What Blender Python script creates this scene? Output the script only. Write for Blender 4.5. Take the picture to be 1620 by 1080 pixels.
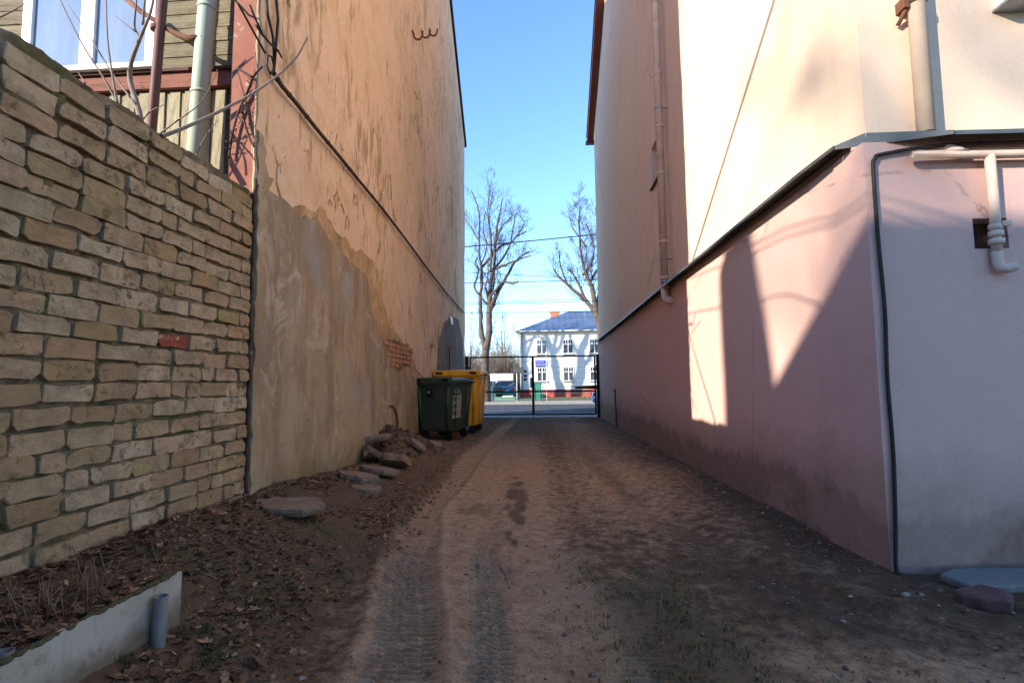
import bpy, bmesh, math, random
import numpy as np
from mathutils import Vector, Matrix, Euler

for _o in list(bpy.data.objects):
    bpy.data.objects.remove(_o)
S = bpy.context.scene
COL = S.collection
rad = math.radians

# ------------------------------------------------------------------ camera
YAW, PITCH, ROLL = 0.06591, 0.07862, -0.011
CAM_Z = 1.2
FPX, IW, IH = 820.0, 1620.0, 1080.0
cd = bpy.data.cameras.new('camera')
cd.sensor_width = 36.0
cd.lens = 36.0 * FPX / IW
cd.clip_start = 0.05
cd.clip_end = 3000.0
cam = bpy.data.objects.new('camera', cd)
COL.objects.link(cam)
MROT = Matrix.Rotation(YAW, 3, 'Z') @ Matrix.Rotation(math.pi / 2 + PITCH, 3, 'X') @ Matrix.Rotation(ROLL, 3, 'Z')
cam.matrix_world = Matrix.Translation((0, 0, CAM_Z)) @ MROT.to_4x4()
S.camera = cam

# ------------------------------------------------------------------ sky, sun, exposure
SUN_EL = rad(20.2)
SUN_H = Vector((0.774, 0.633, 0)).normalized()          # horizontal travel of the light
SUN_D = Vector((SUN_H.x * math.cos(SUN_EL), SUN_H.y * math.cos(SUN_EL), -math.sin(SUN_EL)))
world = bpy.data.worlds.new('World')
S.world = world
world.use_nodes = True
wn = world.node_tree
bg = wn.nodes['Background']
sky = wn.nodes.new('ShaderNodeTexSky')
sky.sky_type = 'NISHITA'
sky.sun_disc = False
sky.sun_elevation = SUN_EL
sky.sun_rotation = math.atan2(-SUN_H.x, -SUN_H.y)
sky.air_density = 1.0
sky.dust_density = 0.1
sky.altitude = 900
sky.ozone_density = 5.0
wn.links.new(sky.outputs[0], bg.inputs[0])
bg.inputs[1].default_value = 0.15
sd = bpy.data.lights.new('sun', 'SUN')
sd.energy = 3.3
sd.angle = rad(0.53)
sd.color = (1.0, 0.91, 0.78)
sun = bpy.data.objects.new('sun', sd)
COL.objects.link(sun)
sun.rotation_euler = SUN_D.to_track_quat('-Z', 'Y').to_euler()
S.view_settings.view_transform = 'Standard'
S.view_settings.look = 'None'
S.view_settings.exposure = 1.8
S.view_settings.gamma = 1.0
S.view_settings.use_curve_mapping = False
S.cycles.use_denoising = True
S.cycles.max_bounces = 10
S.cycles.diffuse_bounces = 6

# ------------------------------------------------------------------ helpers
rng = random.Random(7)
nrng = np.random.default_rng(7)


def cray(px, py):
    return MROT @ Vector(((px - IW / 2) / FPX, -(py - IH / 2) / FPX, -1.0))


CAM = Vector((0, 0, CAM_Z))


def onX(px, py, X):
    d = cray(px, py)
    return CAM + d * (X / d.x)


def onY(px, py, Y):
    d = cray(px, py)
    return CAM + d * (Y / d.y)


def onZ(px, py, Z):
    d = cray(px, py)
    return CAM + d * ((Z - CAM_Z) / d.z)


def lin(h):
    h = h.lstrip('#')
    c = [int(h[i:i + 2], 16) / 255 for i in (0, 2, 4)]
    return tuple(v / 12.92 if v <= 0.04045 else ((v + 0.055) / 1.055) ** 2.4 for v in c) + (1.0,)


def rgba(c):
    return tuple(c) + (1.0,) if len(c) == 3 else tuple(c)


class MB:
    """collects boxes, prisms and tubes; build() links them as one mesh object"""

    def __init__(s):
        s.v = []
        s.f = []
        s.sm = []

    def add(s, vs, fs, smooth=False):
        b = len(s.v)
        s.v += [tuple(p) for p in vs]
        s.f += [tuple(i + b for i in f) for f in fs]
        s.sm += [smooth] * len(fs)
        return s

    def box(s, c, d, rot=None, jit=0.0):
        vs = []
        for x in (-.5, .5):
            for y in (-.5, .5):
                for z in (-.5, .5):
                    p = Vector((x * d[0], y * d[1], z * d[2]))
                    if jit:
                        p += Vector((rng.uniform(-jit, jit), rng.uniform(-jit, jit), rng.uniform(-jit, jit)))
                    if rot is not None:
                        p = rot @ p
                    vs.append(p + Vector(c))
        return s.add(vs, [(0, 1, 3, 2), (4, 6, 7, 5), (0, 4, 5, 1), (2, 3, 7, 6), (0, 2, 6, 4), (1, 5, 7, 3)])

    def bx(s, x0, x1, y0, y1, z0, z1):
        return s.box(((x0 + x1) / 2, (y0 + y1) / 2, (z0 + z1) / 2), (x1 - x0, y1 - y0, z1 - z0))

    def prism(s, pts, off):
        """closed polygon pts (3D) extruded by the vector off"""
        n = len(pts)
        a = [Vector(p) for p in pts]
        off = Vector(off)
        vs = a + [p + off for p in a]
        fs = [tuple(range(n))[::-1], tuple(range(n, 2 * n))]
        fs += [(i, (i + 1) % n, n + (i + 1) % n, n + i) for i in range(n)]
        return s.add(vs, fs)

    def tube(s, pts, r, n=8, cap=True, smooth=True):
        pts = [Vector(p) for p in pts]
        if not isinstance(r, (list, tuple)):
            r = [r] * len(pts)
        vs = []
        up = None
        for i, p in enumerate(pts):
            t = (pts[min(i + 1, len(pts) - 1)] - pts[max(i - 1, 0)])
            t = t.normalized() if t.length > 1e-9 else Vector((0, 0, 1))
            if up is None:
                up = t.orthogonal().normalized()
            else:
                up = (up - t * up.dot(t))
                up = up.normalized() if up.length > 1e-6 else t.orthogonal().normalized()
            w = t.cross(up)
            for k in range(n):
                a = 2 * math.pi * k / n
                vs.append(p + (up * math.cos(a) + w * math.sin(a)) * r[i])
        fs = []
        for i in range(len(pts) - 1):
            for k in range(n):
                fs.append((i * n + k, i * n + (k + 1) % n, (i + 1) * n + (k + 1) % n, (i + 1) * n + k))
        s.add(vs, fs, smooth)
        if cap:
            m = len(pts)
            b = len(s.v) - len(vs)
            s.f += [tuple(b + k for k in range(n))[::-1], tuple(b + (m - 1) * n + k for k in range(n))]
            s.sm += [False, False]
        return s

    def ball(s, c, r, n=8, m=6, sq=(1, 1, 1)):
        vs = [(c[0], c[1], c[2] + r * sq[2])]
        for i in range(1, m):
            a = math.pi * i / m
            for k in range(n):
                b = 2 * math.pi * k / n
                vs.append((c[0] + r * sq[0] * math.sin(a) * math.cos(b), c[1] + r * sq[1] * math.sin(a) * math.sin(b), c[2] + r * sq[2] * math.cos(a)))
        vs.append((c[0], c[1], c[2] - r * sq[2]))
        fs = [(0, 1 + k, 1 + (k + 1) % n) for k in range(n)]
        for i in range(m - 2):
            for k in range(n):
                a0 = 1 + i * n
                fs.append((a0 + k, a0 + n + k, a0 + n + (k + 1) % n, a0 + (k + 1) % n))
        e = len(vs) - 1
        a0 = 1 + (m - 2) * n
        fs += [(e, a0 + (k + 1) % n, a0 + k) for k in range(n)]
        return s.add(vs, fs, True)

    def mesh(s, name, m):
        me = bpy.data.meshes.new(name)
        me.from_pydata(s.v, [], s.f)
        me.polygons.foreach_set('use_smooth', s.sm)
        if m is not None:
            me.materials.append(m)
        me.update()
        return me

    def build(s, name, m, parent=None, bevel=0.0, loc=None):
        o = bpy.data.objects.new(name, s.mesh(name, m))
        COL.objects.link(o)
        if parent is not None:
            o.parent = parent
        if loc is not None:
            o.location = loc
        if bevel:
            b = o.modifiers.new('bevel', 'BEVEL')
            b.width = bevel
            b.segments = 2
            b.limit_method = 'ANGLE'
        return o


def empty(name, loc=(0, 0, 0), rz=0.0):
    o = bpy.data.objects.new(name, None)
    COL.objects.link(o)
    o.empty_display_size = 0.2
    o.location = loc
    o.rotation_euler = (0, 0, rz)
    return o


def tag(o, label=None, cat=None, group=None, kind=None):
    if label:
        o['label'] = label
    if cat:
        o['category'] = cat
    if group:
        o['group'] = group
    if kind:
        o['kind'] = kind
    return o


def struct(o):
    o['kind'] = 'structure'
    return o


def copy_tree(o, parent=None):
    c = o.copy()
    COL.objects.link(c)
    c.parent = parent
    for ch in [x for x in bpy.data.objects if x.parent == o]:
        copy_tree(ch, c)
    return c


# numpy value noise -------------------------------------------------
def _hash(ix, iy, seed):
    h = (ix.astype(np.int64) * 374761393 + iy.astype(np.int64) * 668265263 + seed * 1442695041) & 0x7fffffff
    h = ((h ^ (h >> 13)) * 1274126177) & 0x7fffffff
    return ((h ^ (h >> 16)) & 0xffff) / 65535.0


def vnoise(x, y, seed=0):
    x = np.asarray(x, float)
    y = np.asarray(y, float)
    ix, iy = np.floor(x), np.floor(y)
    fx, fy = x - ix, y - iy
    fx = fx * fx * (3 - 2 * fx)
    fy = fy * fy * (3 - 2 * fy)
    a = _hash(ix, iy, seed)
    b = _hash(ix + 1, iy, seed)
    c = _hash(ix, iy + 1, seed)
    d = _hash(ix + 1, iy + 1, seed)
    return (a * (1 - fx) + b * fx) * (1 - fy) + (c * (1 - fx) + d * fx) * fy


def fbm(x, y, seed=0, oct=4):
    s, a, n = 0.0, 1.0, 0.0
    for k in range(oct):
        s = s + a * vnoise(x * 2 ** k + 17.3 * k, y * 2 ** k - 9.1 * k, seed + k)
        n += a
        a *= 0.5
    return s / n


def sstep(a, b, x):
    t = np.clip((np.asarray(x, float) - a) / (b - a), 0, 1)
    return t * t * (3 - 2 * t)


# ------------------------------------------------------------------ materials
class NT:
    def __init__(s, name, rough=0.85, spec=0.3, metal=0.0):
        s.m = bpy.data.materials.new(name)
        s.m.use_nodes = True
        s.t = s.m.node_tree
        s.b = s.t.nodes['Principled BSDF']
        s.b.inputs['Roughness'].default_value = rough
        s.b.inputs['Specular IOR Level'].default_value = spec
        s.b.inputs['Metallic'].default_value = metal
        s.tc = s.t.nodes.new('ShaderNodeTexCoord').outputs['Object']

    def link(s, a, b):
        s.t.links.new(a, b)

    def map(s, scale=(1, 1, 1), rot=(0, 0, 0), vec=None):
        n = s.t.nodes.new('ShaderNodeMapping')
        n.inputs['Scale'].default_value = scale
        n.inputs['Rotation'].default_value = rot
        s.link(vec or s.tc, n.inputs[0])
        return n.outputs[0]

    def noise(s, scale, detail=6, rough=0.6, vec=None, dist=0.0):
        n = s.t.nodes.new('ShaderNodeTexNoise')
        n.inputs['Scale'].default_value = scale
        n.inputs['Detail'].default_value = detail
        n.inputs['Roughness'].default_value = rough
        n.inputs['Distortion'].default_value = dist
        s.link(vec or s.tc, n.inputs['Vector'])
        return n.outputs['Fac']

    def vor(s, scale, vec=None, feat='F1', rnd=1.0):
        n = s.t.nodes.new('ShaderNodeTexVoronoi')
        n.feature = feat
        n.inputs['Scale'].default_value = scale
        n.inputs['Randomness'].default_value = rnd
        s.link(vec or s.tc, n.inputs['Vector'])
        return n.outputs['Distance']

    def ramp(s, fac, stops):
        n = s.t.nodes.new('ShaderNodeValToRGB')
        e = n.color_ramp.elements
        while len(e) < len(stops):
            e.new(0.5)
        for i, (p, c) in enumerate(stops):
            e[i].position = p
            e[i].color = rgba(c) if not isinstance(c, (int, float)) else (c, c, c, 1)
        s.link(fac, n.inputs[0])
        return n.outputs[0]

    def mix(s, fac, a, b, mode='MIX'):
        n = s.t.nodes.new('ShaderNodeMix')
        n.data_type = 'RGBA'
        n.blend_type = mode
        for k, v in ((0, fac), (6, a), (7, b)):
            if isinstance(v, (int, float)):
                n.inputs[k].default_value = v if k == 0 else (v, v, v, 1)
            elif isinstance(v, (tuple, list)):
                n.inputs[k].default_value = rgba(v)
            else:
                s.link(v, n.inputs[k])
        return n.outputs[2]

    def math(s, op, a, b=0.0):
        n = s.t.nodes.new('ShaderNodeMath')
        n.operation = op
        for k, v in ((0, a), (1, b)):
            if isinstance(v, (int, float)):
                n.inputs[k].default_value = v
            else:
                s.link(v, n.inputs[k])
        return n.outputs[0]

    def sep(s, vec=None):
        n = s.t.nodes.new('ShaderNodeSeparateXYZ')
        s.link(vec or s.tc, n.inputs[0])
        return n.outputs

    def attr(s, name):
        n = s.t.nodes.new('ShaderNodeAttribute')
        n.attribute_name = name
        return n

    def objrand(s):
        return s.t.nodes.new('ShaderNodeObjectInfo').outputs['Random']

    def bump(s, h, strength=0.5, dist=0.01):
        n = s.t.nodes.new('ShaderNodeBump')
        n.inputs['Strength'].default_value = strength
        n.inputs['Distance'].default_value = dist
        s.link(h, n.inputs['Height'])
        if s.b.inputs['Normal'].links:
            s.link(s.b.inputs['Normal'].links[0].from_socket, n.inputs['Normal'])
        s.link(n.outputs[0], s.b.inputs['Normal'])
        return s

    def color(s, c):
        if isinstance(c, (tuple, list)):
            s.b.inputs['Base Color'].default_value = rgba(c)
        else:
            s.link(c, s.b.inputs['Base Color'])
        return s

    def roughs(s, r):
        s.link(r, s.b.inputs['Roughness'])
        return s


def simple(name, c, c2=None, scale=8, rough=0.7, spec=0.3, metal=0.0, bump=0.15, bscale=40, bdist=0.004, stretch=(1, 1, 1), lo=.35, hi=.7):
    n = NT(name, rough, spec, metal)
    v = n.map(stretch)
    c2 = c2 or tuple(x * 0.7 for x in c[:3])
    n.color(n.ramp(n.noise(scale, 6, .65, v), [(lo, c), (hi, c2)]))
    if bump:
        n.bump(n.noise(bscale, 4, .6, v), bump, bdist)
    return n.m


M = {}
M['black_metal'] = simple('black_metal', (.012, .012, .014), (.02, .017, .015), rough=.5)
M['rubber'] = simple('rubber', (.012, .012, .012), rough=.8)
M['cable'] = simple('black_cable', (.012, .011, .011), (.03, .026, .022), rough=.6)
M['old_cable'] = simple('old_cable', (.035, .022, .016), (.09, .055, .035), 14, rough=.8)
M['white_pvc'] = simple('white_pvc', (.78, .79, .8), (.7, .71, .71), rough=.35, bump=.03)
M['glass'] = simple('window_glass', (.13, .175, .26), (.23, .28, .36), 1.1, rough=.05, spec=.9, bump=.02, bscale=2, stretch=(2.2, 1, .4), lo=.35, hi=.7)
M['dark_glass'] = simple('dark_window_glass', (.035, .045, .06), (.09, .1, .12), 1.2, rough=.08, spec=.7, bump=0)
M['galv'] = simple('galvanised_metal', (.38, .4, .41), (.26, .27, .28), 10, rough=.45, metal=.6, bump=.05)
M['rust'] = simple('rusty_iron', (.10, .04, .025), (.2, .085, .04), 25, rough=.85, bump=.3)

# left gable: peach lime plaster, ochre blotches, dark chips
n = NT('peach_plaster', .92, .15)
big = n.noise(.55, 5, .6)
mid = n.noise(2.2, 8, .7, dist=.5)
stk = n.math('ADD', n.noise(2.0, 8, .7, n.map((1.0, 3.2, .75), (rad(-36), 0, 0)), .35), n.math('MULTIPLY', n.math('SUBTRACT', n.noise(.5, 4, .6), .5), .55))
fine = n.noise(26, 5, .7)
c = n.ramp(big, [(.32, (.74, .54, .34)), (.5, (.79, .56, .37)), (.68, (.81, .585, .41))])
c = n.mix(n.ramp(mid, [(.47, 0), (.64, .7)]), c, (.60, .41, .21))
c = n.mix(n.ramp(stk, [(.545, 0), (.63, .85)]), c, (.38, .265, .135))
c = n.mix(n.ramp(n.noise(.35, 3, .5), [(.5, 0), (.7, .5)]), c, (.54, .38, .19))
chip = n.ramp(n.math('ADD', n.noise(4.2, 9, .75, n.map((1, 1.5, 1.0), (rad(-30), 0, 0)), .5), n.math('MULTIPLY', n.math('SUBTRACT', n.noise(.7, 4, .6), .5), .45)), [(.62, 0), (.66, 1)])
c = n.mix(n.math('MULTIPLY', chip, .8), c, (.27, .17, .09))
c = n.mix(n.ramp(fine, [(.3, .22), (.7, 0)]), c, (.24, .165, .10))
n.color(c)
n.bump(n.math('SUBTRACT', mid, n.math('MULTIPLY', chip, .6)), .8, .03)
n.bump(stk, .5, .02)
n.bump(fine, .4, .006)
M['peach'] = n.m

n = NT('ochre_undercoat', .93, .15)
c = n.ramp(n.noise(2.5, 8, .72), [(.32, (.30, .20, .10)), (.5, (.46, .30, .14)), (.66, (.58, .40, .21))])
c = n.mix(n.ramp(n.noise(9, 7, .75), [(.55, 0), (.63, .75)]), c, (.19, .125, .07))
n.color(c)
n.bump(n.noise(7, 8, .75), .9, .02)
M['undercoat'] = n.m

# grey brown cement render, damp and scuffed, green at the foot
n = NT('cement_render', .93, .15)
big = n.noise(.9, 6, .62, dist=.4)
streak = n.noise(1.6, 7, .66, n.map((1, 1.7, .55)))
c = n.ramp(big, [(.3, (.31, .225, .125)), (.5, (.38, .295, .18)), (.7, (.345, .28, .185))])
c = n.mix(n.ramp(streak, [(.45, 0), (.6, .7)]), c, (.215, .155, .10))
c = n.mix(n.ramp(n.noise(2.1, 6, .7, dist=.8), [(.53, 0), (.64, .75)]), c, (.48, .40, .30))
c = n.mix(n.ramp(n.noise(3.4, 8, .75, dist=.6), [(.53, 0), (.62, .6)]), c, (.22, .165, .115))
c = n.mix(n.ramp(n.noise(1.1, 5, .6, n.map((1.7, 1.1, .9))), [(.54, 0), (.66, .6)]), c, (.30, .295, .29))
z = n.sep()[2]
foot = n.math('MULTIPLY', n.ramp(n.math('ADD', z, n.math('MULTIPLY', n.noise(2.5, 5, .6), .7)), [(.62, 1), (1.0, 0)]), n.ramp(n.noise(1.2, 4, .6), [(.4, 0), (.58, 1)]))
c = n.mix(n.math('MULTIPLY', foot, .7), c, (.14, .15, .04))
n.color(c)
n.bump(big, .5, .03)
n.bump(n.noise(9, 8, .7), .4, .012)
n.bump(n.noise(60, 4, .6), .25, .003)
M['render'] = n.m
n = NT('grey_render', .93, .15)
c = n.ramp(n.noise(1.3, 7, .65), [(.3, (.14, .115, .095)), (.55, (.20, .165, .135)), (.75, (.25, .2, .155))])
c = n.mix(n.ramp(n.noise(2.0, 6, .7, n.map((1, 1.5, .5))), [(.5, 0), (.65, .6)]), c, (.11, .09, .075))
n.color(c)
n.bump(n.noise(8, 8, .7), .5, .012)
M['grey_render'] = n.m

# red-brown painted end strip of the gable
n = NT('red_painted_render', .9, .2)
c = n.ramp(n.noise(3, 7, .7), [(.35, (.23, .085, .058)), (.6, (.28, .12, .085)), (.75, (.2, .09, .068))])
c = n.mix(n.ramp(n.noise(7, 8, .75), [(.60, 0), (.64, 1)]), c, (.36, .29, .22))
n.color(c)
n.bump(n.noise(12, 8, .75), .8, .01)
M['red_render'] = n.m

# bricks
n = NT('silicate_brick', .93, .15)
r = n.objrand()
base = n.ramp(r, [(0, (.40, .29, .155)), (.18, (.50, .385, .235)), (.36, (.35, .23, .115)), (.5, (.45, .32, .175)), (.64, (.55, .44, .28)), (.8, (.45, .265, .135)), (.9, (.34, .255, .105)), (1, (.46, .34, .19))])
gz = n.t.nodes.new('ShaderNodeNewGeometry').outputs['Position']
nv = n.noise(9, 7, .7, gz)
c = n.mix(n.ramp(nv, [(.42, 0), (.64, .7)]), base, (.26, .185, .11))
c = n.mix(n.ramp(n.math('ADD', n.noise(22, 7, .75, gz), n.math('MULTIPLY', n.math('SUBTRACT', n.noise(4, 4, .6, gz), .5), .6)), [(.56, 0), (.66, .75)]), c, (.13, .095, .05))
moss = n.ramp(n.noise(1.6, 6, .7, gz), [(.58, 0), (.72, .5)])
c = n.mix(moss, c, (.20, .18, .085))
n.color(c)
n.bump(n.noise(16, 8, .75, gz), 1.0, .02)
n.bump(n.noise(90, 4, .6, gz), .3, .003)
M['brick'] = n.m
n = NT('red_painted_brick', .7, .3)
n.color(n.mix(n.ramp(n.noise(30, 4, .6), [(.6, 0), (.64, 1)]), (.24, .05, .03), (.40, .30, .2)))
n.bump(n.noise(30, 5, .7), .4, .006)
M['brick_red'] = n.m
n = NT('mortar', .97, .1)
c = n.ramp(n.noise(5, 7, .7), [(.35, (.09, .065, .036)), (.52, (.22, .165, .10)), (.70, (.34, .265, .165))])
c = n.mix(n.ramp(n.noise(2.2, 6, .7), [(.47, 0), (.62, .75)]), c, (.115, .115, .045))
n.color(c)
n.bump(n.noise(30, 8, .75), 1.0, .015)
M['mortar'] = n.m
n = NT('old_red_brick', .95, .15)
n.color(n.ramp(n.noise(14, 7, .7), [(.35, (.36, .17, .085)), (.6, (.45, .25, .135)), (.75, (.28, .14, .075))]))
n.bump(n.noise(40, 6, .7), .7, .008)
M['old_brick'] = n.m

# right house
def stucco(name, c1, c2, grain, gd, dirt=None):
    n = NT(name, .9, .2)
    c = n.ramp(n.noise(.7, 5, .6), [(.3, c1), (.7, c2)])
    c = n.mix(n.ramp(n.noise(2.0, 6, .6, n.map((2.6, 2.6, .35))), [(.5, 0), (.75, .22)]), c, tuple(x * .72 for x in c1))
    if dirt:
        z = n.sep()[2]
        w = n.math('ADD', n.math('MULTIPLY', n.noise(1.3, 6, .7), .62), n.math('MULTIPLY', n.noise(7, 5, .7, n.map((1.6, 1.6, .3))), .2))
        d = n.ramp(n.math('SUBTRACT', z, w), [(0, 1), (.1, .5), (.45, 0)])
        c = n.mix(n.math('MULTIPLY', d, n.ramp(n.noise(16, 7, .75), [(.3, .7), (.65, 1)])), c, dirt)
        c = n.mix(n.ramp(n.noise(1.8, 8, .75), [(.66, 0), (.8, .25)]), c, dirt)
    ed = n.vor(.55, n.map((1, 1, .8), (0, 0, 0)), 'DISTANCE_TO_EDGE')
    wv = n.math('ADD', ed, n.math('MULTIPLY', n.math('SUBTRACT', n.noise(6, 5, .7), .5), .05))
    crack = n.math('MULTIPLY', n.ramp(n.math('ABSOLUTE', wv), [(0, 1), (.004, 0)]), n.ramp(n.noise(.8, 3, .5), [(.44, 0), (.54, .7)]))
    c = n.mix(crack, c, tuple(x * .45 for x in c1))
    c = n.mix(n.ramp(n.noise(.9, 3, .4, n.map((1, 1, 1.6))), [(.58, 0), (.61, .3)]), c, tuple(x * .84 for x in c2))
    c = n.mix(n.ramp(n.noise(38, 5, .7), [(.57, 0), (.72, .32)]), c, tuple(x * .55 for x in c1))
    n.color(c)
    n.bump(n.noise(grain, 5, .65), .6, gd)
    n.bump(n.noise(1.6, 4, .5), .25, .02)
    return n.m


M['cream'] = stucco('cream_stucco', (.76, .56, .40), (.79, .585, .425), 120, .006)
M['pink'] = stucco('pink_plinth_render', (.60, .385, .325), (.63, .41, .35), 70, .003, (.21, .135, .095))
M['pipe_pink'] = simple('painted_pipe', (.66, .51, .41), (.52, .37, .28), 7, rough=.6, bump=.35, bscale=45)
M['flash'] = simple('flashing_metal', (.09, .10, .095), (.16, .165, .155), 6, rough=.42, metal=.5, bump=.08, bscale=4, bdist=.01)
M['eave_brown'] = simple('brown_eave_board', (.16, .05, .035), (.12, .04, .03), 6, rough=.6)

# wood
def wood(name, c1, c2, c3, stretch):
    n = NT(name, .9, .2)
    v = n.map(stretch)
    r = n.objrand()
    a = n.noise(3, 8, .75, v, .4)
    c = n.ramp(a, [(.34, c1), (.52, c2), (.68, c3)])
    c = n.mix(n.math('MULTIPLY', r, .35), c, tuple(x * .55 for x in c2))
    c = n.mix(n.ramp(n.noise(9, 8, .78, v), [(.57, 0), (.62, .85)]), c, tuple(x * .25 for x in c2))
    n.color(c)
    n.bump(a, .9, .012)
    n.bump(n.noise(14, 6, .7, v), .7, .006)
    return n.m


M['siding'] = wood('weathered_siding', (.29, .245, .16), (.2, .165, .105), (.10, .08, .05), (1, 1, 9))
M['vboard'] = wood('weathered_upright_board', (.44, .39, .27), (.34, .29, .19), (.17, .14, .085), (9, 9, 1))
M['red_trim'] = wood('flaking_red_trim', (.30, .13, .095), (.26, .11, .08), (.15, .08, .06), (1, 1, 6))
M['dark_brown'] = simple('dark_brown_tone', (.05, .018, .014), (.09, .035, .028), 12, rough=.8, bump=.4)
M['pipe_green'] = simple('pale_green_downpipe', (.36, .46, .37), (.34, .34, .22), 3, rough=.55, bump=.1, stretch=(3, 3, .6))
M['pole_red'] = simple('brown_painted_pole', (.14, .05, .038), (.085, .035, .028), 8, rough=.6, bump=.2)
M['bark_shoot'] = simple('shoot_bark', (.22, .18, .15), (.13, .1, .085), 20, rough=.85, bump=.3)

# ground materials
n = NT('alley_dirt', .97, .12)
at = n.attr('mask')
sp = n.t.nodes.new('ShaderNodeSeparateColor')
n.link(at.outputs['Color'], sp.inputs[0])
sand, damp, litter = sp.outputs
gr = at.outputs['Alpha']
a = n.noise(1.7, 8, .7)
b = n.noise(11, 8, .75)
f = n.noise(70, 5, .7)
soil = n.ramp(b, [(.35, (.07, .045, .024)), (.5, (.135, .088, .049)), (.68, (.23, .155, .09))])
sandc = n.ramp(b, [(.32, (.20, .13, .074)), (.5, (.34, .225, .132)), (.72, (.46, .32, .195))])
c = n.mix(n.ramp(n.math('ADD', sand, n.math('MULTIPLY', n.math('SUBTRACT', b, .5), .9)), [(.3, 0), (.62, 1)]), soil, sandc)
c = n.mix(n.ramp(n.math('ADD', damp, n.math('MULTIPLY', n.math('SUBTRACT', a, .5), .6)), [(.28, 0), (1.0, .8)]), c, (.07, .047, .03))
c = n.mix(n.math('MULTIPLY', litter, n.ramp(b, [(.4, .15), (.6, .8)])), c, (.10, .058, .034))
c = n.mix(n.math('MULTIPLY', gr, n.ramp(b, [(.42, .1), (.6, .75)])), c, (.075, .075, .035))
c = n.mix(n.ramp(f, [(.36, .45), (.5, 0)]), c, (.07, .046, .028))
c = n.mix(n.ramp(n.noise(26, 6, .75), [(.56, 0), (.66, .5)]), c, (.10, .065, .038))
c = n.mix(n.ramp(n.noise(48, 3, .6), [(.70, 0), (.76, .6)]), c, (.34, .27, .2))
n.color(c)
n.bump(b, .7, .03)
n.bump(f, .6, .008)
M['dirt'] = n.m
M['asphalt'] = simple('asphalt', (.055, .058, .062), (.085, .088, .09), 3, rough=.8, bump=.4, bscale=120, bdist=.004)
M['paving'] = simple('pavement_slabs', (.28, .27, .26), (.2, .19, .18), 2.5, rough=.85, bump=.3)
M['far_paving'] = simple('far_pavement', (.40, .34, .27), (.30, .25, .19), 2.5, rough=.9, bump=.3)
M['kerb'] = simple('kerb_concrete', (.30, .29, .27), (.2, .19, .18), 6, rough=.9)
M['dry_grass'] = simple('dry_grass_ground', (.22, .18, .085), (.13, .115, .05), 2.5, rough=.95, bump=.6, bscale=25, bdist=.03)
M['terrain'] = simple('terrain_ground', (.13, .105, .07), (.09, .08, .05), .4, rough=.95)
n = NT('dead_leaf', .85, .2)
n.color(n.ramp(n.attr('tone').outputs['Fac'], [(0, (.05, .028, .015)), (.35, (.125, .067, .033)), (.7, (.22, .125, .064)), (1, (.36, .22, .125))]))
M['leaf'] = n.m
n = NT('grass_blade', .8, .2)
n.color(n.ramp(n.attr('tone').outputs['Fac'], [(0, (.04, .055, .014)), (.5, (.07, .075, .02)), (1, (.24, .18, .08))]))
M['blade'] = n.m
n = NT('pebble', .9, .2)
n.color(n.ramp(n.attr('tone').outputs['Fac'], [(0, (.08, .06, .045)), (.6, (.17, .13, .1)), (.92, (.26, .215, .175)), (1, (.42, .38, .33))]))
M['pebble'] = n.m
n = NT('broken_concrete', .95, .15)
c = n.ramp(n.noise(9, 8, .75), [(.35, (.16, .11, .07)), (.55, (.26, .185, .125)), (.75, (.35, .26, .185))])
c = n.mix(n.ramp(n.noise(60, 4, .6), [(.55, 0), (.64, .7)]), c, (.12, .095, .075))
n.color(c)
n.bump(n.noise(22, 8, .8), .9, .02)
M['concrete'] = n.m
n = NT('white_board', .8, .25)
c = n.ramp(n.noise(3, 6, .65), [(.35, (.44, .41, .34)), (.65, (.35, .31, .235))])
c = n.mix(n.ramp(n.noise(14, 8, .75), [(.55, 0), (.66, .7)]), c, (.20, .155, .10))
c = n.mix(n.ramp(n.noise(5, 7, .7, n.map((1, 2.5, .5))), [(.56, 0), (.68, .45)]), c, (.24, .20, .12))
zz = n.math('ADD', n.sep()[2], n.math('MULTIPLY', n.math('SUBTRACT', n.noise(9, 6, .7), .5), .16))
c = n.mix(n.ramp(zz, [(.0, .85), (.08, 0)]), c, (.13, .085, .05))
n.color(c)
n.bump(n.noise(50, 6, .7), .3, .004)
M['board_white'] = n.m
M['moss'] = simple('moss', (.06, .05, .02), (.085, .08, .03), 30, rough=.95, bump=.8, bscale=90, bdist=.006)
M['grey_pvc'] = simple('grey_pvc_pipe', (.165, .155, .14), (.12, .11, .095), 12, rough=.45, bump=.05)
M['stem'] = simple('dry_stem', (.25, .16, .09), (.12, .07, .045), 12, rough=.9)

# ================================================================== SETTING
RX = 1.90                                   # plinth of the right house
LA = Vector((-2.2, 3.70, 0))                # left gable runs from LA to LB
LB = Vector((-3.0, 19.0, 0))
LT = (LB - LA).normalized()
LN = Vector((LT.y, -LT.x, 0))               # towards the alley


def LW(s, z, off=0.0):
    """point on the left gable: s metres from the near corner, height z"""
    p = LA + LT * s + LN * off
    return Vector((p.x, p.y, z))


def onL(px, py, off=0.0):
    d = cray(px, py)
    a = LA + LN * off
    k = (a.x * LN.x + a.y * LN.y) / (d.x * LN.x + d.y * LN.y)
    return CAM + d * k


def onLs(px, py):
    p = onL(px, py)
    return ((Vector((p.x, p.y, 0)) - LA).dot(LT), p.z)


BED_X, BED_Y = -1.5, 2.07


def track_l(y):
    return -0.52 - 0.34 * np.clip((y - 1.7) / 1.6, -1, 1.6) - 0.10 * np.clip((y - 4.2) / 5, 0, 1)


def track_m(y):
    return -0.20 - 0.20 * np.clip((y - 1.7) / 1.6, -1, 1.4) - 0.1 * np.clip((y - 4) / 5, 0, 1)


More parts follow.
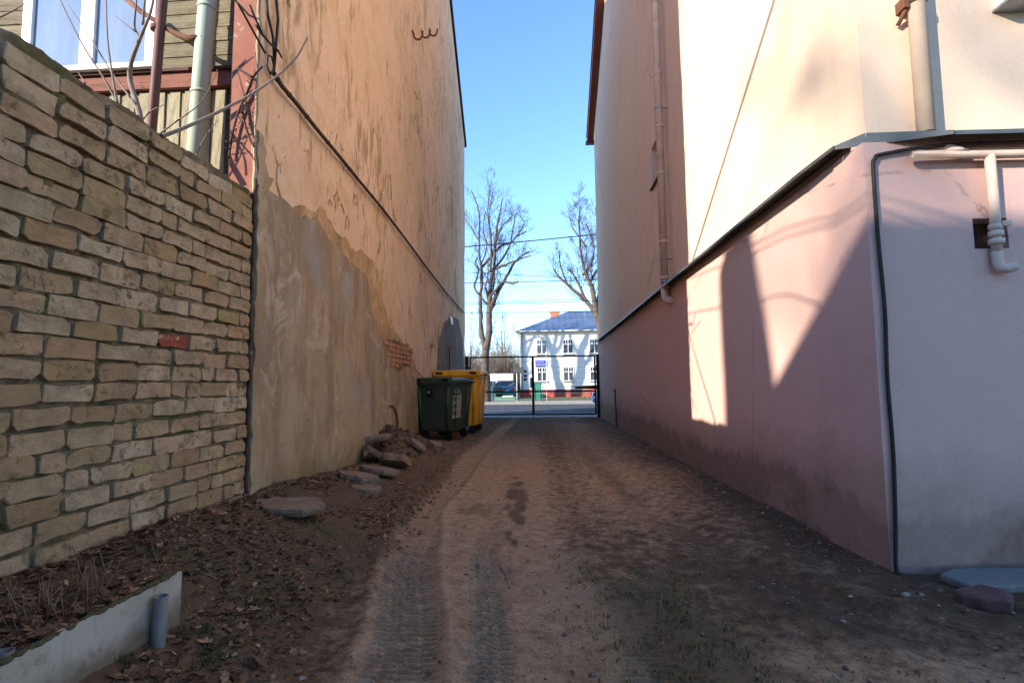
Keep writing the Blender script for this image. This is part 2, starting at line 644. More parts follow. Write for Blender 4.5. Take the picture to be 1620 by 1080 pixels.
def track_r(y):
    return 0.62 + 0.95 * np.exp(-np.clip(y - 2.2, 0, 50) / 1.7) - 0.0 * y


def ground_base(x, y):
    x = np.asarray(x, float)
    y = np.asarray(y, float)
    z = 0.135 - 0.0137 * (y - 2.5)
    a = 0.30 * np.exp(-np.clip(y - 3.8, 0, 100) / 4.2)
    z = z + a * sstep(-0.95, -2.1, x)
    bed = sstep(BED_Y + .28, BED_Y - .02, y) * sstep(BED_X + .012, BED_X - .012, x)
    z = z + bed * np.clip(.425 - z, 0, 1)
    # heap of earth against the left gable
    d2 = ((x + 2.28) / .55) ** 2 + ((y - 7.5) / .75) ** 2
    z = z + 0.34 * np.exp(-d2 ** 1.3) * (.75 + .5 * vnoise(x * 4, y * 4, 91))
    d2 = ((x + 2.2) / .5) ** 2 + ((y - 8.6) / .9) ** 2
    z = z + 0.10 * np.exp(-d2)
    return z


def gz(x, y):
    return float(ground_base(x, y))


def onG(px, py):
    z = .15
    for _ in range(12):
        p = onZ(px, py, z)
        z = .5 * z + .5 * gz(p.x, p.y)
    return Vector((p.x, p.y, gz(p.x, p.y)))


def build_ground():
    xs = [-2.6]
    while xs[-1] < 9.0:
        x = xs[-1]
        if -1.25 < x < .45:
            st = .012
        elif x < 2.2:
            st = .02
        else:
            st = .06
        xs.append(x + st)
    ys = [-3.0]
    while ys[-1] < 19.35:
        y = ys[-1]
        if y < 1.2:
            st = .1
        elif y < 3.0:
            st = .008
        else:
            st = .008 + (y - 3.0) * .006
        ys.append(y + st)
    xs = np.array(xs)
    ys = np.array(ys)
    X, Y = np.meshgrid(xs, ys)
    Z = ground_base(X, Y)
    near = sstep(10, 3, Y)
    rough = (fbm(X * 1.4, Y * 1.4, 3, 4) - .5) * .07 + (fbm(X * 9, Y * 9, 5, 3) - .5) * .022 + (fbm(X * 38, Y * 38, 9, 2) - .5) * .009
    tl, tm, tr = track_l(Y), track_m(Y), track_r(Y)
    wob = (fbm(Y * 1.3, Y * 0 + 2, 21, 3) - .5) * .08
    dl = X - tl - wob
    dm = X - tm - wob * .7
    dr = X - tr - wob
    gl = np.exp(-(dl / .15) ** 4)
    gm = np.exp(-(dm / .09) ** 4)
    g3 = np.exp(-((X - (.30 + .10 * (Y - 1.7)) - wob) / .10) ** 4) * sstep(2.6, 1.9, Y)
    grr = np.exp(-(dr / .17) ** 4)
    path = np.exp(-((X - (track_l(Y) + track_m(Y)) / 2 - .22) / .55) ** 4)
    calm = np.clip(1 - .62 * np.maximum(np.maximum(gl, gm), np.maximum(grr, path)), .3, 1)
    Z = Z + rough * calm
    Z = Z - .024 * gl - .016 * gm - .03 * grr * sstep(1.4, 2.6, Y) - .012 * g3
    # ridges of squeezed mud beside the ruts
    Z = Z + .016 * np.exp(-((np.abs(dl) - .19) / .035) ** 2) + .012 * np.exp(-((np.abs(dr) - .22) / .05) ** 2)
    # tyre lugs
    fade = sstep(4.6, 2.2, Y) * (.55 + .45 * sstep(.2, .4, fbm(X * 1.8 + 4, Y * 1.8, 31, 3)))

    def lugs(d, w, pitch, ph):
        a = np.sin(2 * np.pi * (Y / pitch + ph + d * 2.0 * np.sign(d)))
        rows = np.abs((np.mod(d / w * 2.0 + 8.0, 1.0)) - .5) * 2
        return np.clip(a * 3.5, -1, 1) * sstep(.12, .3, 1 - rows) * (np.abs(d) < w)
    Z = Z + .020 * fade * gl * lugs(dl, .15, .042, 0) + .02 * fade * gm * lugs(dm, .09, .038, .3) + .013 * fade * g3 * lugs(X - (.30 + .10 * (Y - 1.7)) - wob, .1, .038, .1)
    # masks
    left_l = sstep(-.85, -1.35, X + .25 * (fbm(X * 2, Y * 2, 41) - .5)) * sstep(8.5, 4.5, Y)
    sand = .30 + .65 * path * sstep(14, 6, Y) + .45 * gl + .3 * np.exp(-((X - .75) / .6) ** 2) * sstep(3.2, 5, Y) + .45 * sstep(2.7, 1.7, Y) * sstep(.4, 1.2, X)
    sand = sand * (1 - .8 * left_l)
    midstrip = np.exp(-((X - (.42 + .16 * np.clip(3.0 - Y, -1, 2))) / .30) ** 2) * sstep(4.4, 2.4, Y)
    grass = np.clip(midstrip * 1.3 * sstep(.34, .58, fbm(X * 2.2, Y * 2.2, 55)), 0, 1)
    grass = np.maximum(grass, .55 * left_l * sstep(.5, .68, fbm(X * 2.4 + 9, Y * 2.4, 57)))
    damp = (.62 * np.exp(-(dr / .2) ** 2) * (.5 + fbm(X * 4, Y * 1.5, 65))) * sstep(2.3, 3.6, Y) * sstep(15, 7, Y)
    damp = np.maximum(damp, .95 * np.exp(-((X - (1.05 + .3 * (3.2 - Y))) / .42) ** 2) * sstep(3.7, 3.0, Y) * sstep(1.9, 2.5, Y) * (X > .4))
    damp = np.maximum(damp, .8 * sstep(1.15, 1.75, X + .35 * (fbm(X * 1.5, Y * 1.5, 61) - .5)) * sstep(9, 4, Y) * sstep(1.8, 2.5, Y))
    ox, oy = -.30, 5.0
    nn_ = (fbm(X * 13, Y * 4.5, 63, 4) - .5) * 2.0
    damp = np.maximum(damp, 1.5 * sstep(.1, 1.0, np.exp(-(((X - ox + .05 * (Y - oy)) / .12) ** 2 + ((Y - oy) / 1.5) ** 2)) * .8 + nn_ * .55))
    damp = np.maximum(damp, .7 * sstep(.1, 1.0, np.exp(-(((X + .60) / .2) ** 2 + ((Y - 4.6) / .3) ** 2)) + nn_ * .5))
    damp = np.maximum(damp, .75 * sstep(14, 17.5, Y))
    damp = np.maximum(damp, .5 * np.exp(-(((X + 2.1) / .6) ** 2 + ((Y - 7.6) / .9) ** 2)))
    litter = np.clip(left_l * 1.0, 0, 1)
    nY, nX = X.shape
    idx = np.arange(nX * nY).reshape(nY, nX)
    faces = np.stack([idx[:-1, :-1], idx[:-1, 1:], idx[1:, 1:], idx[1:, :-1]], -1).reshape(-1, 4)
    me = bpy.data.meshes.new('alley_ground')
    me.vertices.add(nX * nY)
    me.vertices.foreach_set('co', np.stack([X, Y, Z], -1).astype(np.float32).ravel())
    me.loops.add(faces.size)
    me.loops.foreach_set('vertex_index', faces.ravel().astype(np.int32))
    me.polygons.add(len(faces))
    me.polygons.foreach_set('loop_start', np.arange(0, faces.size, 4, dtype=np.int32))
    me.polygons.foreach_set('use_smooth', np.ones(len(faces), bool))
    me.update(calc_edges=True)
    ca = me.color_attributes.new('mask', 'FLOAT_COLOR', 'POINT')
    ca.data.foreach_set('color', np.clip(np.stack([sand, damp, litter, grass], -1), 0, 1).astype(np.float32).ravel())
    me.materials.append(M['dirt'])
    o = bpy.data.objects.new('ground', me)
    COL.objects.link(o)
    struct(o)
    return xs, ys, Z, left_l, grass


GXS, GYS, GZ, GLIT, GGRASS = build_ground()


def gsample(x, y, A=None):
    A = GZ if A is None else A
    i = np.clip(np.searchsorted(GYS, y), 0, len(GYS) - 1)
    j = np.clip(np.searchsorted(GXS, x), 0, len(GXS) - 1)
    return A[i, j]


# land to the horizon, street, pavements
struct(MB().add([(-900, -900, -.42), (900, -900, -.42), (900, 1500, -.42), (-900, 1500, -.42)], [(0, 1, 2, 3)]).build('terrain', M['terrain']))
struct(MB().bx(-120, 120, 21.1, 33.0, -.41, -.20).build('road', M['asphalt']))
pv = struct(MB().bx(-120, 120, 19.36, 20.95, -.41, -.13).build('pavement', M['kerb']))
slab_me = None
for i in range(11):
    for j in range(3):
        mbx = MB()
        if slab_me is None:
            slab_me = mbx.bx(-.245, .245, -.245, .245, 0, .03).mesh('slab', M['paving'])
        o = bpy.data.objects.new('slab', slab_me)
        COL.objects.link(o)
        o.location = (-3.0 + .5 * i, 19.65 + .5 * j, -.128 + rng.uniform(0, .006))
        o.parent = pv
struct(MB().bx(-120, 120, 20.95, 21.1, -.41, -.10).build('kerb', M['kerb']))
struct(MB().bx(-120, 120, 33.0, 33.16, -.41, -.06).build('kerb', M['kerb']))
struct(MB().bx(-120, 120, 33.16, 36.8, -.41, -.075).build('pavement', M['far_paving']))
struct(MB().bx(-120, 120, 36.8, 44.95, -.41, -.09).build('grass_verge', M['dry_grass']))
struct(MB().bx(-120, -3.2, 44.95, 140, -.41, -.10).build('grass_verge', M['dry_grass']))

# ================================================================== LEFT GABLE HOUSE
gab = empty('gable_house', (0, 0, 0))
tag(gab, 'tall house with weathered peach plaster gable wall on the left of the alley', 'house')
S_LEN = (LB - LA).length
RID = 7.9
EAVE_L = 10.4
SL_L = .55
ridge_l = EAVE_L + SL_L * RID
outline = [(0, -.35), (S_LEN, -.35), (S_LEN, EAVE_L), (RID, ridge_l), (0, EAVE_L)]
# front sheet of the gable as a grid so that the plaster undulates
def gable_grid():
    ss = np.linspace(0, S_LEN, 260)
    zz = np.linspace(-.35, EAVE_L, 180)
    A, B = np.meshgrid(ss, zz)
    off = (fbm(A * .8, B * .8, 71, 3) - .5) * .05 + (fbm(A * 4, B * 4, 72, 3) - .5) * .016
    off[:, 0] = 0
    P = np.zeros(A.shape + (3,))
    P[..., 0] = LA.x + LT.x * A + LN.x * off
    P[..., 1] = LA.y + LT.y * A + LN.y * off
    P[..., 2] = B
    n0, n1 = A.shape
    idx = np.arange(n0 * n1).reshape(n0, n1)
    f = np.stack([idx[:-1, :-1], idx[:-1, 1:], idx[1:, 1:], idx[1:, :-1]], -1).reshape(-1, 4)
    return P.reshape(-1, 3).tolist(), f.tolist()


mb = MB()
v, f = gable_grid()
mb.add(v, f, True)
mb.prism([LW(0, EAVE_L - .001), LW(S_LEN, EAVE_L - .001), LW(RID, ridge_l)], -LN * .3)
mb.bx(-9.0, LA.x - .9, 4.35, 18.9, -.35, EAVE_L)
mb.prism([LW(.6, -.35, -.04), LW(S_LEN, -.35, -.04), LW(S_LEN, -.35, -.9), LW(.6, -.35, -.9)], (0, 0, EAVE_L + .35))
mb.build('wall', M['peach'], gab)
# red painted return strip facing the camera
mb = MB()
mb.bx(-2.40, -2.26, 3.701, 4.34, -.35, EAVE_L)
mb.bx(-2.26, -2.203, 3.70, 3.73, -.35, EAVE_L)
pl = mb.build('end_strip', M['red_render'], gab)
pl['label'] = 'red-brown painted end strip with flaking patches'
# ragged edge of plaster at the corner
mb = MB()
pts = []
for k in range(60):
    z = 2.2 + k * .09
    pts.append(Vector((-2.195 + rng.uniform(-.006, .006), 3.695 + rng.uniform(-.008, .004), z)))
mb.tube(pts, [rng.uniform(.006, .017) for _ in pts], 5)
mb.build('corner_bead', M['render'], gab)
# roof
mb = MB()
th = .16
for sgn in (0, 1):
    if sgn == 0:
        a, b = (-.25, EAVE_L - .25 * SL_L), (RID, ridge_l)
    else:
        a, b = (S_LEN + .25, EAVE_L - .25 * SL_L), (RID, ridge_l)
    p = [LW(a[0], a[1] + .01, .07), LW(b[0], b[1] + .01, .07), LW(b[0], b[1] + th, .07), LW(a[0], a[1] + th, .07)]
    mb.prism(p, -LN * 7.5)
mb.build('roof', M['black_metal'], gab)


def ragged(poly, step=.06, amp=.03, seed=0):
    r = random.Random(seed)
    out = []
    n = len(poly)
    for i in range(n):
        a = Vector(poly[i])
        b = Vector(poly[(i + 1) % n])
        L = (b - a).length
        k = max(1, int(L / step))
        d = (b - a) / max(L, 1e-6)
        nn = Vector((-d.y, d.x))
        for j in range(k):
            t = j / k
            w = 0 if j == 0 else r.uniform(-amp, amp)
            out.append(a + (b - a) * t + nn * w)
    return out


def wall_patch(name, pxpoly, mat, off, seed, extra=(), step=.07, amp=.028):
    poly = [onLs(*p) for p in pxpoly] + list(extra)
    rg = ragged(poly, step, amp, seed)
    rg = [(max(q.x, .001), q.y) for q in rg]
    mb = MB().prism([LW(s, z, -.03) for s, z in rg], LN * (off + .03))
    return mb.build(name, mat, gab)


# big grey-brown cement patch at the foot
wall_patch('render_patch', [(403, 292), (425, 305), (447, 318), (463, 338), (500, 350), (516, 380), (546, 410), (577, 438), (583, 490), (600, 530), (612, 552), (628, 588), (640, 592)], M['render'], .034, 3,
           [(9.2, 1.30), (11.2, 1.45), (11.4, -.3), (0.001, -.3)])
# ochre undercoat showing round the edge of the cement patch
wall_patch('undercoat', [(404, 262), (430, 282), (458, 305), (480, 325), (512, 332), (536, 372), (566, 396), (596, 425), (604, 470), (618, 520), (640, 545), (655, 575), (668, 600), (640, 610), (600, 560), (570, 460), (500, 380), (404, 320)], M['undercoat'], .010, 13, step=.09, amp=.06)
# grey arched patch near the gate
ar = [(690, 640), (692, 575), (695, 540), (702, 512), (712, 501), (724, 505), (731, 540), (734, 600), (734, 650)]
wall_patch('render_patch', ar, M['grey_render'], .03, 4)
# strip of bare yellowish undercoat beside the big patch
# bare bricks where the plaster has fallen off
bare = [onLs(604, 541), onLs(640, 543), onLs(648, 560), onLs(640, 580), onLs(622, 582), onLs(612, 566)]
hole = wall_patch('bare_patch', [(602, 538), (625, 538), (642, 547), (652, 557), (644, 572), (632, 586), (618, 578), (610, 562)], M['mortar'], .026, 8, step=.05, amp=.02)
bs0, bz0 = onLs(603, 541)
bs1, bz1 = onLs(650, 584)
kb = 0
z = bz0
row = 0
while z > bz1:
    s = bs0 + (.13 if row % 2 else 0) + row * .10
    lim = bs1 - .1 - max(0, row - 3) * .22
    while s < lim and kb < 30:
        w = .24 * rng.uniform(.85, 1)
        mb = MB().box((0, 0, 0), (w, .03, .062), jit=.006)
        o = mb.build('brick', M['old_brick'], gab)
        p = LW(s + w / 2, z, .026 + rng.uniform(0, .01))
        o.location = p
        o.rotation_euler = (rng.uniform(-.04, .04), rng.uniform(-.03, .03), math.atan2(LT.y, LT.x))
        s += .26
        kb += 1
    z -= .078
    row += 1
for q in ((684, 546), (645, 546)):
    p = onL(q[0], q[1], .02)
    mb = MB().box((0, 0, 0), (.2, .03, .07), jit=.008)
    o = mb.build('brick', M['old_brick'], gab)
    o.location = p
    o.rotation_euler = (0, 0, math.atan2(LT.y, LT.x))
# cracked, hollow plaster piece
for k, poly in enumerate([[(436, 262), (447, 258), (452, 275), (462, 300), (470, 322), (458, 330), (440, 312), (434, 290)], [(655, 145), (659, 145), (663, 156), (660, 158)], [(538, 322), (546, 335), (543, 338)], [(620, 330), (628, 348), (624, 348)]]):
    wall_patch('plaster_flake', poly, M['peach'], .028 if k == 0 else .02, 20 + k, step=.06, amp=.012)
# blotches where the paint coat is lost
for k, poly in enumerate([[(403, 205), (412, 215), (421, 280), (414, 298), (403, 292)], [(520, 60), (560, 92), (552, 110), (515, 85)]]):
    wall_patch('render_patch', poly, M['render'], .024 if k == 0 else .012, 40 + k, step=.06, amp=.03) if k == 0 else None

# long black cable descending the gable
pts = []
for px, py in [(433, 116), (445, 135), (470, 165), (500, 203), (535, 245), (570, 288), (605, 330), (640, 376), (675, 423), (705, 462), (734, 495)]:
    pts.append(onL(px, py, .05))
mb = MB().tube(pts, .019, 8)
for k in range(len(pts) - 1):
    for t in (.5,):
        p = pts[k].lerp(pts[k + 1], t)
        mb.tube([p - LT * .012, p + LT * .012], .024, 6)
cb = mb.build('wall_cable', M['old_cable'])
tag(cb, 'thick dark cable running diagonally down the peach gable wall', 'cable')
# tangle of old wires at the top of the corner
tw = empty('wire_tangle', onL(430, 90))
tag(tw, 'tangle of black wires hanging at the corner of the peach gable', 'wires')
for k, poly in enumerate([[(420, -10), (424, 25), (432, 60), (434, 95), (433, 116)], [(436, -10), (440, 30), (437, 70), (433, 116)], [(424, 88), (422, 105), (428, 118), (434, 108), (430, 90), (424, 88)],
                          [(395, 8), (404, 30), (416, 55), (430, 72), (441, 82)], [(376, 5), (398, 45), (420, 85)], [(405, 40), (412, 52), (428, 70), (440, 80), (446, 92)]]):
    p3 = [(onL(*q, .06 + .01 * k) - tw.location) for q in poly]
    # smooth by subdividing
    MB().tube(p3, .011 if k < 2 else .008, 6).build('wire', M['cable'], tw)
# three iron hooks high on the gable
hk = empty('iron_hooks', onL(665, 55))
tag(hk, 'row of three upturned rusty iron hooks high on the gable', 'hooks')
for k in range(3):
    c = onLs(652 + 13 * k, 52 - 2 * k)
    pts = [LW(c[0], c[1] + .05, .0) - hk.location]
    for j in range(9):
        a = math.pi * j / 8
        pts.append(LW(c[0] + .05, c[1] - .11 * math.sin(a), .02 + .085 * (1 - math.cos(a))) - hk.location)
    pts.append(LW(c[0] + .05, c[1] + .06, .20) - hk.location)
    MB().tube(pts, .02, 6).build('hook', M['rust'], hk)
o = MB().prism([LW(s, z, .052) - Vector((0, 0, 0)) for s, z in [onLs(709, 501), onLs(713, 502), onLs(714, 513), onLs(711, 513)]], LN * .004)
o = o.build('paper_notice', M['white_pvc'])
tag(o, 'small white paper stuck on grey patch of the gable', 'notice')
# thin lance with an orange head standing against the wall
p0, p1 = onL(710, 606, .12), onL(711, 552, .10)
p0.z = .02
g = empty('marker_rod', p0)
tag(g, 'thin black rod with orange tip against the wall behind the bins', 'rod')
MB().tube([Vector((0, 0, 0)), p1 - p0 - Vector((0, 0, .1)), p1 - p0], .016, 6).build('rod', M['black_metal'], g)
M['orange'] = simple('orange_paint', (.5, .13, .03), rough=.6)
MB().tube([p1 - p0, p1 - p0 + Vector((0, 0, .09))], [.045, .035], 8).build('tip', M['orange'], g)
# wire loop sticking from the wall over the heap
pts = [onL(px, py, .05) for px, py in [(617, 642), (622, 642), (627, 652), (629, 664), (629, 674)]]
tag(MB().tube(pts, .012, 6).build('bent_wire', M['rust']), 'short bent wire sticking out of the wall above the earth heap', 'wire')

# ================================================================== BRICK YARD WALL
bw = empty('brick_wall', (-2.2, 1.4, .3))
tag(bw, 'old yard wall of pale weathered bricks with dark mortar on the left', 'wall')
BH, BL = .1, .2602
Z0 = .32
NC = 23


def mortar_mesh():
    ys = np.concatenate([np.linspace(-3.0, 1.2, 90)[:-1], np.linspace(1.2, 3.695, 250)])
    zs = np.linspace(-.1, Z0 + NC * BH + .045, 200)
    A, B = np.meshgrid(ys, zs)
    off = -.010 + (fbm(A * 5, B * 5, 81, 3) - .5) * .03 + (fbm(A * 26, B * 26, 82, 3) - .5) * .042
    top = (fbm(A * 4, B * 0 + 1, 84, 4) - .5) * .07 * (B > Z0 + NC * BH)
    P = np.stack([-2.2 + off, A, B + top], -1)
    n0, n1 = A.shape
    idx = np.arange(n0 * n1).reshape(n0, n1)
    f = np.stack([idx[:-1, :-1], idx[:-1, 1:], idx[1:, 1:], idx[1:, :-1]], -1).reshape(-1, 4).tolist()
    v = P.reshape(-1, 3).tolist()
    b = len(v)
    # top and back
    for k in range(n1):
        q = v[(n0 - 1) * n1 + k]
        v.append([q[0] - .27, q[1], q[2] - .02])
        v.append([q[0] - .27, q[1], -.1])
    for k in range(n1 - 1):
        f.append([(n0 - 1) * n1 + k, (n0 - 1) * n1 + k + 1, b + 2 * (k + 1), b + 2 * k])
        f.append([b + 2 * k, b + 2 * k + 2, b + 2 * k + 3, b + 2 * k + 1])
    v2 = [(-2.2 - .02 - .27, 3.695, -.1)]
    return v, f


v, f = mortar_mesh()
mb = MB().add([(a + 2.2, b - 1.4, c - .3) for a, b, c in v], f, True)
mb.build('mortar', M['mortar'], bw)


def brick_mesh(L, Hh, seed, mat):
    r = random.Random(seed)
    c = [r.uniform(.003, .013) if r.random() < .72 else r.uniform(.016, .036) for _ in range(4)]
    l, h = L / 2, Hh / 2
    j = lambda a=.004: r.uniform(-a, a)
    ring = [(-l + c[0], -h), (l * r.uniform(-.3, .3), -h + r.uniform(-.003, .007)), (l - c[1], -h), (l, -h + c[1] * .8), (l, h - c[2] * .8), (l - c[2], h), (l * r.uniform(-.3, .3), h + r.uniform(-.008, .003)), (-l + c[3], h), (-l, h - c[3] * .8), (-l, -h + c[0] * .8)]
    ring = [(a + j(.007), b + j(.006)) for a, b in ring]
    n_ = len(ring)
    dp = r.uniform(.006, .016)
    vs = [(-.045, a, b) for a, b in ring] + [(dp - r.uniform(.001, .005), a, b) for a, b in ring] + [(dp + j(.0035), a * r.uniform(.955, .993), b * r.uniform(.9, .98)) for a, b in ring] + [(dp + j(.004), 0, 0)]
    fs = []
    for i in range(n_):
        k = (i + 1) % n_
        fs.append((i, k, n_ + k, n_ + i))
        fs.append((n_ + i, n_ + k, 2 * n_ + k, 2 * n_ + i))
        fs.append((2 * n_ + i, 2 * n_ + k, 3 * n_))
    return MB().add(vs, fs, False).mesh('brick', mat)


full = [brick_mesh(.246 + .007 * (i % 3 - 1), .0865 + .004 * (i % 4 - 2), 100 + i, M['brick']) for i in range(24)]
half = [brick_mesh(.117, .085, 200 + i, M['brick']) for i in range(8)]
far_mb = MB()
placed = []
for k in range(NC):
    z = Z0 + (k + .5) * BH
    y = 3.685
    off = (BL / 2 if k % 2 else 0) + rng.uniform(-.02, .02)
    first = True
    while y > -2.9:
        if first and off > .06:
            L, ms = .13, half
            first = False
        elif rng.random() < .10:
            L, ms = .13, half
        else:
            L, ms = BL, full
        first = False
        yc = y - L / 2
        me = rng.choice(ms)
        loc = Vector((-2.2 + rng.uniform(-.006, .006), yc + rng.uniform(-.004, .004), z + rng.uniform(-.004, .004) + .006 * math.sin(yc * 2 + k)))
        eul = Euler((rng.uniform(-.02, .02), rng.uniform(-.03, .03), rng.uniform(-.02, .02)))
        if k >= NC - 2:
            loc.z += rng.uniform(-.012, .012)
            eul.x += rng.uniform(-.06, .06)
        if yc > 1.45:
            o = bpy.data.objects.new('brick', me)
            COL.objects.link(o)
            o.location = loc - Vector((-2.2, 1.4, .3))
            o.rotation_euler = eul
            o.parent = bw
            placed.append((o, loc))
        else:
            Mx = Matrix.Translation(loc - Vector((-2.2, 1.4, .3))) @ eul.to_matrix().to_4x4()
            far_mb.add([Mx @ vv.co for vv in me.vertices], [tuple(p.vertices) for p in me.polygons])
        y -= L
o = far_mb.build('brickwork', M['brick'], bw)
o['kind'] = 'stuff'
# one brick carries red paint, one a faded stamp
tgt = onX(290, 539, -2.2)
ro = min(placed, key=lambda q: (q[1] - tgt).length)[0]
ro.data = ro.data.copy()
ro.data.materials.clear()
ro.data.materials.append(M['brick_red'])
ro['label'] = 'brick with remains of red paint'
tgt = onX(55, 447, -2.2)
so, sl = min(placed, key=lambda q: (q[1] - tgt).length)
so['label'] = 'brick with faded dark lettering'
M['stamp'] = simple('faded_stamp', (.235, .165, .10), (.33, .24, .15), 25, rough=.95)
tcu = bpy.data.curves.new('stamp', 'FONT')
tcu.body = 'PUCK'
tcu.size = .05
tcu.align_x = 'LEFT'
tob = bpy.data.objects.new('tmp', tcu)
COL.objects.link(tob)
bpy.context.view_layer.update()
tme = bpy.data.meshes.new_from_object(tob.evaluated_get(bpy.context.evaluated_depsgraph_get()))
bpy.data.objects.remove(tob)
tme.materials.clear()
tme.materials.append(M['stamp'])
st = bpy.data.objects.new('stamp_lettering', tme)
COL.objects.link(st)
dpt = max(vv.co.x for vv in so.data.vertices)
st.matrix_world = Matrix(((0, 0, 1, dpt + .0015), (1, 0, 0, -.09), (0, 1, 0, -.018), (0, 0, 0, 1)))
st.parent = so

# ================================================================== WOODEN HOUSE BEHIND THE WALL
wh = empty('wooden_house', (-3.6, 4.05, 0))
tag(wh, 'weathered wooden house front with white window above the brick wall', 'house')
wo = Vector((-3.6, 4.05, 0))


def wpart(name, x0, x1, y0, y1, z0, z1, m, parent=wh, bevel=0.0):
    c = Vector(((x0 + x1) / 2, (y0 + y1) / 2, (z0 + z1) / 2)) - wo
    mb = MB().box((0, 0, 0), (x1 - x0, y1 - y0, z1 - z0))
    o = mb.build(name, m, parent, bevel)
    o.location = c if parent is wh else c - Vector(parent.location)
    return o


wpart('wall', -8.6, -2.42, 4.06, 4.33, -.3, 9.6, M['siding'])
# upright boards under the band
x = -2.66
while x > -5.3:
    wpart('upright_board', x - .088, x, 4.022 + rng.uniform(-.004, .004), 4.058, 1.2, 3.69, M['vboard'])
    wpart('cover_strip', x - .128, x - .092, 4.035, 4.058, 1.2, 3.69, M['vboard'])
    x -= .135
wpart('band_board', -8.6, -2.56, 3.985, 4.058, 3.705, 3.83, M['red_trim'])
wpart('drip_strip', -8.6, -2.56, 3.96, 4.058, 3.835, 3.86, M['dark_brown'])
wpart('gap_shade_strip', -2.555, -2.425, 3.93, 4.058, -.2, 9.5, M['dark_brown'])  # dark-coloured strip stands in for the shade of the corner gap
z = 3.87
while z < 6.2:
    hh = .118
    if z < 5.6:
        wpart('siding_board', -3.285, -2.56, 4.018 + rng.uniform(-.004, .004), 4.058, z, z + hh, M['siding'])
        wpart('siding_board', -8.6, -4.515, 4.018 + rng.uniform(-.004, .004), 4.058, z, z + hh, M['siding'])
    else:
        wpart('siding_board', -8.6, -2.56, 4.018, 4.058, z, z + hh, M['siding'])
    z += .127
win = wpart('window', -4.51, -3.29, 4.03, 4.058, 3.872, 5.58, M['white_pvc'])
for a, b, c, d in ((-4.51, -4.42, 3.872, 5.58), (-3.375, -3.29, 3.872, 5.58), (-4.42, -3.375, 3.872, 3.955), (-4.42, -3.375, 5.5, 5.58), (-3.97, -3.84, 3.955, 5.5)):
    wpart('frame', a, b, 3.99, 4.029, c, d, M['white_pvc'], win, .006)
for a, b in ((-4.419, -3.971), (-3.839, -3.376)):
    wpart('pane', a, b, 4.014, 4.022, 3.956, 5.499, M['glass'], win)
wpart('sill', -4.55, -3.26, 3.92, 4.028, 3.862, 3.871, M['white_pvc'], win)
# downpipe and brown pole in front of it
dp = empty('downpipe', (-2.83, 3.86, .3))
tag(dp, 'pale green downpipe on the wooden house beside the red strip', 'downpipe')
p0, p1 = onY(308, 262, 3.86), onY(331, -30, 3.86)
p0 = p0 + (p0 - p1) * 1.2
MB().tube([p0 - Vector(dp.location), p1 - Vector(dp.location), p1 + (p1 - p0) * .7 - Vector(dp.location)], .068, 14).build('pipe', M['pipe_green'], dp)
for t in (.40, .72, .93):
    a = p0.lerp(p1, t) - Vector(dp.location)
    MB().tube([a - Vector((0, 0, .012)), a + Vector((0, 0, .012))], .074, 14).build('joint_ring', M['pipe_green'], dp)
rp = empty('brown_pole', (-3.05, 3.8, .3))
tag(rp, 'thin brown painted pole leaning before the wooden house window', 'pole')
p0, p1 = onY(238, 225, 3.8), onY(260, -30, 3.8)
p0 = p0 + (p0 - p1) * 1.2
MB().tube([p0 - Vector(rp.location), p1 + (p1 - p0) * .5 - Vector(rp.location)], .036, 10).build('pole', M['pole_red'], rp)
a = onY(247, 45, 3.8) - Vector(rp.location)
MB().tube([a - Vector((0, 0, .02)), a + Vector((0, 0, .02))], .041, 10).build('collar', M['rust'], rp)
# bracket bar from window to pipe
pts = [onY(px, py, 3.82) for px, py in [(196, -5), (222, 18), (250, 36), (275, 52), (297, 62), (322, 60)]]
tag(MB().tube(pts, [.02, .02, .018, .022, .03, .026], 8).build('bracket_bar', M['rust']), 'rusty bent bar between brown pole and green downpipe', 'bracket')

# bare shoots growing on top of the wall
def smooth_path(pts, n=4):
    out = []
    P = [Vector(p) for p in pts]
    for i in range(len(P) - 1):
        p0, p1, p2, p3 = P[max(i - 1, 0)], P[i], P[i + 1], P[min(i + 2, len(P) - 1)]
        for k in range(n):
            t = k / n
            out.append(.5 * ((2 * p1) + (p2 - p0) * t + (2 * p0 - 5 * p1 + 4 * p2 - p3) * t * t + (3 * p1 - p0 - 3 * p2 + p3) * t ** 3))
    out.append(P[-1])
    return out


sh = empty('bare_shrub', onY(222, 190, 3.3))
tag(sh, 'bare grey shrub with thin shoots growing behind the brick wall', 'shrub')
shoots = [([(226, 210), (218, 170), (206, 128), (208, 98), (222, 60), (238, 20), (246, -20)], 3.3, .022),
          ([(222, 60), (213, 45), (214, 20), (218, -15)], 3.3, .011), ([(226, 40), (228, 10), (232, -20)], 3.3, .01),
          ([(190, 172), (165, 125), (130, 70), (95, 0), (88, -20)], 3.2, .008), ([(186, 165), (178, 120), (170, 60), (168, -15)], 3.15, .009),
          ([(215, 165), (180, 120), (148, 68), (108, 8)], 3.2, .008), ([(135, 132), (124, 115)], 2.9, .006),
          ([(214, 50), (178, 22)], 3.3, .006), ([(248, 215), (275, 195), (320, 160), (344, 110)], 3.5, .008), ([(225, 190), (240, 175), (262, 165)], 3.4, .007),
          ([(300, 275), (320, 225), (345, 190)], 3.6, .007), ([(-10, 32), (20, 18), (40, 5)], 3.0, .007)]
for i, (pl_, Y_, r_) in enumerate(shoots):
    pts = smooth_path([onY(px, py, Y_ + .05 * math.sin(k + i)) - Vector(sh.location) for k, (px, py) in enumerate(pl_)], 4)
    MB().tube(pts, [r_ * (1 - .7 * k / (len(pts) - 1)) for k in range(len(pts))], 6).build('shoot', M['bark_shoot'], sh)
lb = empty('arching_branch', onX(255, 216, -2.18))
